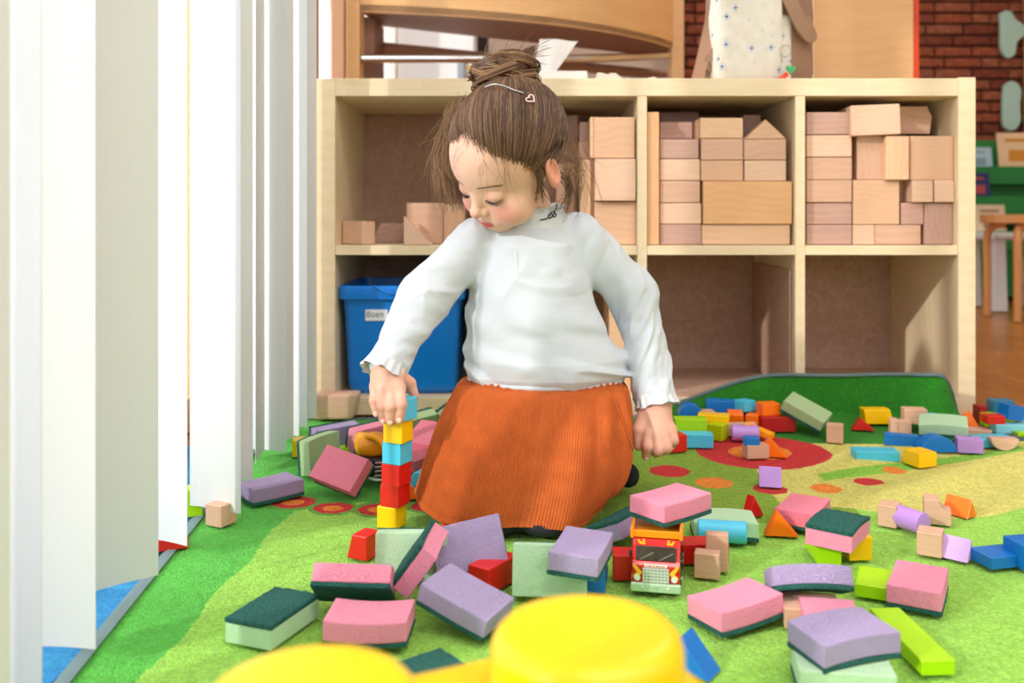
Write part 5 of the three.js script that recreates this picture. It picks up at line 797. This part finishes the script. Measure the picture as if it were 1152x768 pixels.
function armD(x, y, z, A, rs, ph) {
  const seg = (a, b, ra, rb, s0) => { const bx = b[0] - a[0], by = b[1] - a[1], bz = b[2] - a[2], L2 = bx * bx + by * by + bz * bz, L = Math.sqrt(L2), t = clamp(((x - a[0]) * bx + (y - a[1]) * by + (z - a[2]) * bz) / L2, 0, 1), px = x - a[0] - bx * t, py = y - a[1] - by * t, pz = z - a[2] - bz * t, d = Math.hypot(px, py, pz), s = s0 + t * L;
    const ang = Math.atan2(px, pz), w = noise3(s * 34 + ang * 0.9 + ph, ang * 1.3 + s * 9, ph) + 0.45 * noise3(s * 90 + ang * 1.6, ang * 2.2, ph + 3); const rg = 1 - Math.abs(noise3(s * 26 + ang * 1.1 + ph, ang * 0.9 + s * 6, ph + 9)) * 2.2; return d - mix(ra, rb, t) - 0.0032 * w - 0.0042 * Math.max(0, rg) * sstep(0.05, 0.11, s); };
  return smin(seg(A[0], A[1], rs[0], rs[1], 0), seg(A[1], A[2], rs[1], rs[2], 0.115), 0.02);
}
function shirtD(x, y, z) {
  let d = smax(smax(torsoD(x, y, z), 0.190 - y - 0.10 * (x - 0.03) * (x < 0.03 ? -1 : -0.4) * 0 - 0.02 * sstep(-0.02, -0.09, x), 0.008), y - 0.452, 0.006);
  if (d < 0.05) { // folds: sagging rolls above the waist, drags from the arm pits
    const f = noise3(x * 9 + 4, y * 46 + x * 10, z * 6) * 0.0055 * sstep(0.36, 0.27, y) + noise3(x * 30 + y * 14, y * 12, 7) * 0.0032 * sstep(0.27, 0.36, y) + noise3(x * 40, y * 60, z * 20) * 0.0012 + 0.0065 * Math.max(0, 1 - 2.4 * Math.abs(noise3(x * 7 + 1, y * 30 + x * 9, 2))) * sstep(0.37, 0.30, y) + 0.0050 * Math.max(0, 1 - 2.6 * Math.abs(noise3(x * 17 - y * 12, y * 9, 5))) * sstep(0.30, 0.34, y); d -= f;
  }
  d = smin(d, armD(x, y, z, ARM.R, [0.0405, 0.0345, 0.0275], 1.3), 0.016); d = smin(d, armD(x, y, z, ARM.L, [0.0425, 0.0355, 0.0300], 5.1), 0.016);
  return d;
}
{
  const jersey = grey(128, (u, v) => 255 * (0.5 + 0.25 * Math.sin(u * 128 * Math.PI / 2) + 0.25 * tnoise(u * 40, v * 40, 40)));
  const white = M(0xcbd1d8, 0.9, { bumpMap: rep(jersey, 0.03), bumpScale: 0.0003, sheen: 0.3, sheenColor: new THREE.Color(1, 1, 1) });
  const sh = mesh('shirt', surfaceNet(shirtD, [-0.255, 0.150, -1.57], [0.262, 0.47, -1.285], 0.0028), white, child); sh.userData.label = 'white long-sleeved shirt';
  // frilled cuffs: wavy flared rings around the sleeve ends
  const frill = (c, axis, r0, r1, len, waves, amp, n = 110) => {
    const ax = V(...axis).normalize(), u = V(1, 0, 0).cross(ax).normalize(), w = ax.clone().cross(u), P = [], I = [], rowsN = 6;
    for (let j = 0; j <= rowsN; j++) for (let i = 0; i < n; i++) { const a = i / n * Math.PI * 2, t = j / rowsN, k = 1 + amp * t * Math.sin(a * waves + 0.7 * Math.sin(a * 3)), r = mix(r0, r1, t * t) * k, s = t * len + 0.0015 * t * Math.cos(a * waves * 0.5); const p = V(...c).addScaledVector(ax, s).addScaledVector(u, Math.cos(a) * r).addScaledVector(w, Math.sin(a) * r); P.push(p.x, p.y, p.z); }
    for (let j = 0; j < rowsN; j++) for (let i = 0; i < n; i++) { const a = j * n + i, b = j * n + (i + 1) % n; I.push(a, b, b + n, a, b + n, a + n); }
    const g = new THREE.BufferGeometry(); g.setAttribute('position', new THREE.Float32BufferAttribute(P, 3)); g.setIndex(I); g.computeVertexNormals(); return g;
  };
  const sub = (a, b) => [b[0] - a[0], b[1] - a[1], b[2] - a[2]], frillMat = M(0xd6d9de, 0.9);
  mesh('cuff_frill', frill([-0.1965, 0.241, -1.343], sub(ARM.R[1], ARM.R[2]), 0.0285, 0.0335, 0.030, 15, 0.06), frillMat, sh);
  mesh('cuff_frill', frill([0.1975, 0.176, -1.4315], sub(ARM.L[1], ARM.L[2]), 0.0305, 0.0345, 0.026, 16, 0.05), frillMat, sh);
  mesh('hem_roll', [new THREE.TorusGeometry(1, 0.0042 / 0.12, 8, 80).rotateX(Math.PI / 2).scale(0.1195, 0.12, 0.0895).translate(0.031, 0.191, -1.454)], white, sh);
  // stand-up collar with frilled edge, dark embroidered bow
  mesh('collar', [frill([0.010, 0.424, -1.461], [-0.02, 1, 0.10], 0.0560, 0.0480, 0.032, 1, 0.0), frill([0.009, 0.455, -1.4582], [-0.02, 1, 0.10], 0.0475, 0.0525, 0.007, 22, 0.05)], frillMat, sh);
  mesh('placket', [tube([[-0.020, 0.425, -1.4165], [-0.0165, 0.40, -1.3925], [-0.0135, 0.375, -1.3835], [-0.012, 0.352, -1.3800]], 0.0012, 20, 6)], frillMat, sh);
  const th = M(0x2c2830, 0.7), bow = [[0.020, 0.4395, -1.4095], [0.032, 0.4425, -1.4110], [0.038, 0.4500, -1.4125], [0.0435, 0.4525, -1.4155], [0.0475, 0.4480, -1.4185], [0.0440, 0.4440, -1.4160], [0.0390, 0.4490, -1.4130], [0.0345, 0.4470, -1.4115], [0.0355, 0.4425, -1.4110], [0.0400, 0.4445, -1.4130], [0.0470, 0.4540, -1.4175], [0.0520, 0.4640, -1.4230]];
  const drop = (p) => { let q = V(...p); for (let i = 0; i < 30; i++) { const a = Math.atan2(q.x - 0.01, q.z + 1.459); const r = 0.0555 - (q.y - 0.436) * 0.2; q.set(0.01 + Math.sin(a) * r, q.y, -1.459 + Math.cos(a) * r); } return q.toArray(); };
  mesh('embroidered_bow', [tube(bow.map(drop), 0.0009, 80, 5)], th, sh).userData.label = 'dark thread bow on the collar';
}
// skirt: corduroy with real wales, draped over the thighs
{
  // rings: [y, centre x, half width, front z, back z]
  const R = [[0.205, 0.031, 0.104, -1.382, -1.53], [0.197, 0.031, 0.110, -1.376, -1.535], [0.188, 0.030, 0.119, -1.364, -1.545], [0.178, 0.027, 0.133, -1.340, -1.565], [0.150, 0.022, 0.143, -1.310, -1.585], [0.115, 0.016, 0.150, -1.286, -1.60], [0.075, 0.008, 0.156, -1.268, -1.61], [0.040, 0.000, 0.158, -1.257, -1.615], [0.020, -0.006, 0.158, -1.252, -1.615]];
  const ring = (t) => { const f = t * (R.length - 1), i = Math.min(R.length - 2, Math.floor(f)), u = f - i, g = (k) => { const p0 = R[Math.max(0, i - 1)][k], p1 = R[i][k], p2 = R[i + 1][k], p3 = R[Math.min(R.length - 1, i + 2)][k]; return 0.5 * ((2 * p1) + (-p0 + p2) * u + (2 * p0 - 5 * p1 + 4 * p2 - p3) * u * u + (-p0 + 3 * p1 - 3 * p2 + p3) * u * u * u); }; return [0, 1, 2, 3, 4].map(g); };
  const WALES = 300, N = WALES * 6, K = 64, P = [], I = [], uv = [];
  const point = (a, t, extra = 0) => {
    const r = ring(t), cz = (r[3] + r[4]) / 2, b = (r[3] - r[4]) / 2, ca = Math.cos(a), sa = Math.sin(a), e = 0.74, cx = Math.sign(ca) * Math.abs(ca) ** e, sx = Math.sign(sa) * Math.abs(sa) ** e;
    const fold = (0.010 * noise3(Math.cos(a) * 3 + 2, Math.sin(a) * 3, t * 1.4) + 0.005 * noise3(Math.cos(a) * 7, Math.sin(a) * 7 + 3, t * 1.8)) * sstep(0.1, 0.6, t) + 0.0025 * Math.sin(a * 46 + 2 * Math.sin(a * 5)) * (1 - sstep(0.12, 0.4, t));
    let k = fold + extra, y = r[0];
    const right = sstep(0.35, 0.95, ca) * sstep(0.0, 0.4, t) * t; y += 0.042 * right * sstep(0.45, 1, t); // hem rides up over the outer thigh
    y += 0.012 * sstep(-0.4, -1, ca) * t;
    const dip = Math.exp(-(((a - 1.62) / 0.22) ** 2)) * sstep(0.35, 0.8, t); k -= 0.010 * dip;   // sag between the knees
    return [r[1] + cx * (r[2] + k), y, cz + sx * (b + k)];
  };
  for (let j = 0; j <= K; j++) for (let i = 0; i < N; i++) {
    const t = j / K, a = i / N * Math.PI * 2, wale = 0.00085 * Math.cos(i / N * WALES * Math.PI * 2) * (t > 0.04 ? 1 : 0.2), stitch = Math.abs(t - 0.93) < 0.008 ? -0.0011 : 0;
    const p = point(a, t, wale + stitch); P.push(...p); uv.push(i / N * 0.9, t * 0.25);
  }
  for (let j = 0; j < K; j++) for (let i = 0; i < N; i++) { const a = j * N + i, b = j * N + (i + 1) % N; I.push(a, a + N, b, b, a + N, b + N); }
  const g = new THREE.BufferGeometry(); g.setAttribute('position', new THREE.Float32BufferAttribute(P, 3)); g.setAttribute('uv', new THREE.Float32BufferAttribute(uv, 2)); g.setIndex(I); g.computeVertexNormals();
  const cordTex = tex(256, 256, (u, v) => { const n = tnoise(u * 10, v * 10, 10), m = tnoise(u * 90, v * 90, 90), k = 26 * (n - 0.5) + 22 * (m - 0.5); return [184 + k * 0.6, 86 + k * 0.4, 22 + k * 0.2]; });
  const cord = M(0xffffff, 0.85, { map: rep(cordTex, 0.12), sheen: 0.35, sheenColor: new THREE.Color(0.9, 0.35, 0.08), sheenRoughness: 0.5 });
  const sk = mesh('skirt', g, cord, child); sk.userData.label = 'rust-orange corduroy skirt';
  const curve = (pts) => pts.map(([a, t]) => point(a, t, 0.0016));
  mesh('pocket_seam', [tube(curve([[0.72, 0.28], [0.78, 0.42], [0.70, 0.55], [0.62, 0.66], [0.48, 0.70]]), 0.0011, 40, 6)], cord, sk);
  mesh('waistband', [new THREE.TorusGeometry(1, 0.006 / 0.11, 8, 120).rotateX(Math.PI / 2).scale(0.113, 0.12, 0.082).translate(0.031, 0.201, -1.453)], cord, sk);
}
// tights
{
  const knees = [[-0.062, 0.043, -1.330], [0.026, 0.043, -1.328]];
  const d = (x, y, z) => { let q = cap(x, y, z, [-0.02, 0.125, -1.49], knees[0], 0.054, 0.040); q = smin(q, cap(x, y, z, [0.075, 0.125, -1.49], knees[1], 0.054, 0.040), 0.012); q = smin(q, cap(x, y, z, knees[0], [-0.035, 0.036, -1.53], 0.041, 0.028), 0.015); q = smin(q, cap(x, y, z, knees[1], [0.135, 0.038, -1.52], 0.041, 0.028), 0.015); q = smin(q, cap(x, y, z, [0.135, 0.034, -1.52], [0.162, 0.030, -1.482], 0.026, 0.020), 0.015); q = smin(q, ell(x, y, z, [-0.058, 0.016, -1.292], [0.054, 0.015, 0.033]), 0.01); q = smin(q, ell(x, y, z, [0.030, 0.016, -1.290], [0.040, 0.014, 0.033]), 0.01); return smax(smin(q, cap(x, y, z, [-0.035, 0.036, -1.53], [-0.02, 0.034, -1.60], 0.028, 0.022), 0.015), 0.0008 - y, 0.004); };
  mesh('tights', surfaceNet(d, [-0.13, -0.014, -1.63], [0.22, 0.2, -1.24], 0.006), M(0x161a22, 0.9), child).userData.label = 'dark navy tights';
}
// hair: a cap over the skull, strands combed up into the bun, loose wisps
{
  const HC = [0, 0.036, -0.014], HR = [0.0775, 0.0825, 0.0955], BUNW = V(-0.034, 0.665, -1.425), BUN = BUNW.clone().applyMatrix4(HINV);
  const side = (x, y, z) => (y - 0.088) * 0.72 - (z - 0.060) * 0.69 + 0.46 * Math.abs(x) + 0.0035 * noise3(x * 90, y * 60, z * 60);
  const capD = (x, y, z) => smax(ell(x, y, z, HC, [HR[0] - 0.0008, HR[1] - 0.0008, HR[2] - 0.0008]), 0.009 - side(x, y, z), 0.012);
  const hairCol = (t, l) => lerp3(lerp3(lin(64, 42, 30), lin(120, 82, 56), t), lin(196, 152, 108), l);
  const g = surfaceNet(capD, [-0.1, -0.09, -0.13], [0.1, 0.14, 0.11], 0.003, (x, y, z) => hairCol(0.25 + 0.35 * (0.5 + 0.5 * noise3(x * 60, y * 30, z * 30)), 0.05)); g.applyMatrix4(HEAD.m);
  const hairMat = M(0xffffff, 0.48, { vertexColors: true, sheen: 0.3, sheenColor: new THREE.Color(0.8, 0.6, 0.4) });
  const hair = mesh('hair', g, hairMat, child); hair.userData.label = 'brown hair pulled up into a messy bun';
  // strand: polyline with radius -> three-sided tube
  const SP = [], SN = [], SC = [], SI = [];
  const strand = (pts, r0, r1, col) => {
    const n = pts.length; let base = SP.length / 3;
    for (let i = 0; i < n; i++) {
      const a = pts[Math.max(0, i - 1)], b = pts[Math.min(n - 1, i + 1)], t = b.clone().sub(a).normalize(), u = (Math.abs(t.y) < 0.9 ? V(0, 1, 0) : V(1, 0, 0)).cross(t).normalize(), w = t.clone().cross(u), r = mix(r0, r1, i / (n - 1));
      for (let k = 0; k < 4; k++) { const an = k * Math.PI / 2, nx = u.clone().multiplyScalar(Math.cos(an)).addScaledVector(w, Math.sin(an)); SP.push(pts[i].x + nx.x * r, pts[i].y + nx.y * r, pts[i].z + nx.z * r); SN.push(nx.x, nx.y, nx.z); SC.push(...col); }
      if (i) for (let k = 0; k < 4; k++) { const p = base + (i - 1) * 4 + k, q = base + (i - 1) * 4 + (k + 1) % 4; SI.push(p, q, q + 4, p, q + 4, p + 4); }
    }
  };
  const flush = (name, parent) => { const q = new THREE.BufferGeometry(); q.setAttribute('position', new THREE.Float32BufferAttribute(SP.splice(0), 3)); q.setAttribute('normal', new THREE.Float32BufferAttribute(SN.splice(0), 3)); q.setAttribute('color', new THREE.Float32BufferAttribute(SC.splice(0), 3)); q.setIndex(SI.splice(0)); return mesh(name, q, hairMat, parent); };
  const onSkull = (d, k) => V(HC[0] + d.x * HR[0] * k, HC[1] + d.y * HR[1] * k, HC[2] + d.z * HR[2] * k);
  const bunBase = V(BUN.x * 0.72, BUN.y * 0.78, BUN.z * 0.8), bd = V((bunBase.x - HC[0]) / HR[0], (bunBase.y - HC[1]) / HR[1], (bunBase.z - HC[2]) / HR[2]).normalize();
  seed = 11; let made = 0;
  while (made < 6000) {
    const d = V(rnd() * 2 - 1, rnd() * 2 - 1, rnd() * 2 - 1); if (d.length() > 1) continue; d.normalize();
    const p = onSkull(d, 1), s = side(p.x, p.y, p.z); if (s < -0.013 || p.y < -0.06) continue; if (s < 0.004 && rnd() < 0.45 + 40 * (0.004 - s)) continue; if (s > 0.016 && rnd() < 0.3) continue;
    made++; const front = 1 - sstep(-0.002, 0.020, s); const pts = [], t1 = 0.5 + 0.5 * rnd(), lift = 1.0 + 0.022 * rnd(), wob = rnd() * 6, n = 9;
    for (let i = 0; i <= n; i++) { const t = i / n * t1, q = d.clone().lerp(bd, t).normalize(), k = lift * (0.955 + 0.025 * (1 - front) + (0.04 + 0.025 * front) * Math.sin(Math.min(1, t * 1.8 + 0.05) * Math.PI / 2)) + 0.006 * Math.sin(t * 9 + wob); const w = onSkull(q, k).applyMatrix4(HEAD.m); pts.push(w); }
    strand(pts, mix(0.0006 + 0.0004 * rnd(), 0.00020, front), 0.0006, hairCol(clamp(rnd() * rnd() * 1.2 + 0.5 * front, 0, 1), rnd() < 0.22 ? 0.5 * rnd() : 0.12 * front));
  }
  flush('strands', hair);
  // bun
  const B = BUNW; seed = 23;
  const bw = V(0.050, 0.039, 0.042);
  for (let m = 0; m < 26; m++) {           // bundles wound round each other
    const ax = V(rnd() - 0.5, 0.5 + rnd() * 0.7, rnd() - 0.5).normalize(), u = V(1, 0, 0).cross(ax).normalize(), w = ax.clone().cross(u), a0 = rnd() * 6.28, len = 2.2 + rnd() * 3, k0 = 0.62 + 0.4 * rnd(), off = (rnd() - 0.5) * 0.034, tone = rnd();
    for (let q = 0; q < 34; q++) { const jr = (rnd() - 0.5) * 0.2, jo = (rnd() - 0.5) * 0.014, pts = [], n = 16; for (let i = 0; i <= n; i++) { const a = a0 + len * i / n, r = k0 * (1 + jr) * (1 + 0.2 * Math.sin(a * 2 + m)); const o = u.clone().multiplyScalar(Math.cos(a) * r).addScaledVector(w, Math.sin(a) * r); pts.push(V(B.x + o.x * bw.x, B.y + o.y * bw.y + (off + jo) * 0.9 + 0.006 * Math.sin(a * 1.5 + m), B.z + o.z * bw.z)); } strand(pts, 0.0008, 0.0007, hairCol(0.2 + 0.8 * tone * rnd(), rnd() < 0.5 ? 0.7 * tone : 0.12)); }
  }
  for (let m = 0; m < 70; m++) { const a = rnd() * 6.28, p0 = V(B.x + Math.cos(a) * 0.03, B.y + 0.012, B.z + Math.sin(a) * 0.03), out = V(Math.cos(a) * 0.5 + 0.25, 0.5 + rnd(), Math.sin(a) * 0.5).multiplyScalar(0.018 + 0.03 * rnd()), pts = []; for (let i = 0; i <= 8; i++) { const t = i / 8; pts.push(p0.clone().addScaledVector(out, t).add(V(0.012 * t * t, -0.022 * t * t * (rnd() < 2 ? 1 : 0), 0))); } strand(pts, 0.0005, 0.0002, hairCol(0.5, 0.3 * rnd())); }
  const bun = flush('bun', hair);
  const core = new THREE.SphereGeometry(1, 32, 20); { const P = core.attributes.position; for (let i = 0; i < P.count; i++) { const x = P.getX(i), y = P.getY(i), z = P.getZ(i), k = 0.86 + 0.14 * noise3(x * 2.2, y * 2.2 + 4, z * 2.2); P.setXYZ(i, B.x + x * bw.x * k, B.y + y * bw.y * k, B.z + z * bw.z * k); } core.computeVertexNormals(); const c = new Float32Array(P.count * 3); for (let i = 0; i < P.count; i++) c.set(hairCol(0.35, 0), i * 3); core.setAttribute('color', new THREE.BufferAttribute(c, 3)); }
  mesh('bun_core', core, hairMat, bun);
  // stalk between skull and bun
  const base = toWorld(bunBase.toArray());
  for (let m = 0; m < 260; m++) { const a = rnd() * 6.28, r = 0.030 + 0.012 * rnd(), pts = []; for (let i = 0; i <= 8; i++) { const t = i / 8, k = mix(1, 0.95, t) * r; const p = base.clone().lerp(B, t); pts.push(V(p.x + Math.cos(a + t) * k * 1.15, p.y - 0.012 + Math.sin(t * 3) * 0.003, p.z + Math.sin(a + t) * k)); } strand(pts, 0.0009, 0.0008, hairCol(0.2 + 0.4 * rnd(), 0.1 * rnd())); }
  flush('gathered_strands', hair);
  // loose wisps: beside the far cheek, over the forehead, behind the ear
  seed = 31;
  const wisp = (from, to, sag, n, spread, col, r = 0.0005) => { for (let m = 0; m < n; m++) { const a = V(...from).add(V((rnd() - 0.5) * spread, (rnd() - 0.5) * spread, (rnd() - 0.5) * spread)), b = V(...to).add(V((rnd() - 0.5) * spread * 1.6, (rnd() - 0.5) * spread * 2, (rnd() - 0.5) * spread * 1.6)), c = V(...sag).add(V((rnd() - 0.5) * spread, 0, (rnd() - 0.5) * spread)), q = new THREE.QuadraticBezierCurve3(a, c, b); strand(q.getPoints(10).map((p) => p.applyMatrix4(HEAD.m)), r, r * 0.5, col()); } };
  const light = () => hairCol(0.5 + 0.4 * rnd(), 0.2 + 0.5 * rnd()), mid = () => hairCol(0.3 + 0.5 * rnd(), 0.15 * rnd());
  const wispW = (from, sag, to, n, spread, col, r) => { const inv = (p) => V(...p).applyMatrix4(HINV).toArray(); wisp(inv(from), inv(to), inv(sag), n, spread, col, r); };
  wispW([-0.100, 0.605, -1.435], [-0.148, 0.555, -1.445], [-0.120, 0.488, -1.44], 260, 0.034, light, 0.0004);
  wispW([-0.095, 0.59, -1.45], [-0.128, 0.54, -1.46], [-0.106, 0.482, -1.45], 260, 0.03, mid, 0.0005);
  wisp([-0.070, 0.040, 0.010], [-0.078, -0.050, 0.028], [-0.094, 0.000, 0.020], 230, 0.034, light);
  wisp([-0.074, 0.020, -0.015], [-0.082, -0.070, -0.004], [-0.096, -0.02, -0.01], 150, 0.034, light);
  wisp([-0.055, 0.085, 0.000], [-0.090, 0.020, 0.020], [-0.090, 0.070, 0.010], 90, 0.05, light, 0.0003);
  wisp([0.066, -0.030, -0.035], [0.060, -0.092, -0.020], [0.082, -0.06, -0.03], 45, 0.02, mid, 0.0004);
  wisp([0.040, -0.035, -0.075], [0.052, -0.095, -0.060], [0.06, -0.06, -0.085], 50, 0.04, light, 0.0004);
  wisp([0.0, -0.02, -0.10], [0.03, -0.08, -0.09], [0.02, -0.05, -0.12], 30, 0.05, light, 0.0004);
  wisp([0.072, 0.012, 0.010], [0.070, -0.030, 0.022], [0.076, -0.005, 0.020], 50, 0.012, mid);
  for (const [a, b, c, n] of [[[0.0, 0.082, 0.055], [-0.020, 0.040, 0.086], [-0.01, 0.066, 0.078], 12], [[0.025, 0.078, 0.050], [0.034, 0.030, 0.080], [0.034, 0.060, 0.072], 14], [[-0.03, 0.075, 0.045], [-0.050, 0.035, 0.066], [-0.045, 0.06, 0.062], 14], [[0.045, 0.062, 0.04], [0.056, 0.012, 0.058], [0.056, 0.04, 0.058], 26]]) wisp(a, b, c, n, 0.026, light, 0.00022);
  flush('loose_wisps', hair);
  // brows and lashes
  seed = 41; const browC = () => hairCol(0.7 + 0.3 * rnd(), 0.15);
  for (const s of [-1, 1]) for (let m = 0; m < 70; m++) { const t = rnd(), x = s * mix(0.014, 0.046, t), y = 0.0175 + 0.005 * Math.sin(t * 2.6) - 0.003 * t + (rnd() - 0.5) * 0.003; let z = 0.09; for (let i = 0; i < 24; i++) z -= headSDF(x, y, z) * 0.8; const L = 0.004 + 0.003 * rnd(); let z2 = z - 0.001; const x2 = x + s * L, y2 = y + 0.0008; z2 = 0.09; for (let i = 0; i < 24; i++) z2 -= headSDF(x2, y2, z2) * 0.8; strand([V(x, y, z + 0.0002), V((x + x2) / 2, (y + y2) / 2, (z + z2) / 2 + 0.0005), V(x2, y2, z2 + 0.0002)].map((p) => p.applyMatrix4(HEAD.m)), 0.00025, 0.00012, browC()); }
  flush('eyebrows', hair);
  const lash = lin(38, 26, 22);
  for (const s of [-1, 1]) for (let m = 0; m <= 34; m++) { const t = m / 34, x = s * mix(0.0165, 0.0425, t), y = -0.0058 - 0.0030 * Math.sin(t * Math.PI) + 0.001 * t; let z = 0.088; for (let i = 0; i < 24; i++) z -= headSDF(x, y, z) * 0.8; const p0 = V(x, y, z), p1 = V(x + s * 0.001 + s * 0.002 * t, y - 0.0022, z + 0.0022), p2 = V(x + s * 0.0014 + s * 0.003 * t, y - 0.0030, z + 0.0042); strand([p0, p1, p2].map((p) => p.applyMatrix4(HEAD.m)), 0.00032, 0.00015, lash); if (m && m % 1 === 0) strand([V(...strand.last), V(x, y, z)].map((p) => p.applyMatrix4(HEAD.m)), 0.00045, 0.00045, lash); strand.last = [x, y, z]; }
  flush('eyelashes', hair);
  // hair grips
  const pinPts = [[-0.060, 0.6325, -1.338], [-0.046, 0.6355, -1.3305], [-0.032, 0.6325, -1.3265], [-0.018, 0.6265, -1.3245], [-0.004, 0.6225, -1.3265]];
  mesh('hair_grip', [tube(pinPts, 0.0012, 40, 6)], MT.silver, hair);
  mesh('hair_band', [new THREE.TorusGeometry(0.037, 0.0042, 8, 40).rotateX(Math.PI / 2 + 0.1).translate(B.x + 0.003, B.y - 0.031, B.z - 0.002)], M(0x201a1c, 0.8), hair);
  const hp = []; for (let i = 0; i < 24; i++) { const a = i / 24 * Math.PI * 2; hp.push([0.00042 * 16 * Math.sin(a) ** 3, 0.00042 * (13 * Math.cos(a) - 5 * Math.cos(2 * a) - 2 * Math.cos(3 * a) - Math.cos(4 * a)), 0]); }
  const hc = mesh('heart_clip', [tube(hp, 0.0012, 60, 6, true)], M(0xf0c8cc, 0.3), hair); hc.position.set(0.0064, 0.6135, -1.3215); hc.rotation.set(-0.5, 0.15, 0.9); hc.userData.label = 'small pale pink heart hair clip';
}
renderer.render(scene, camera);
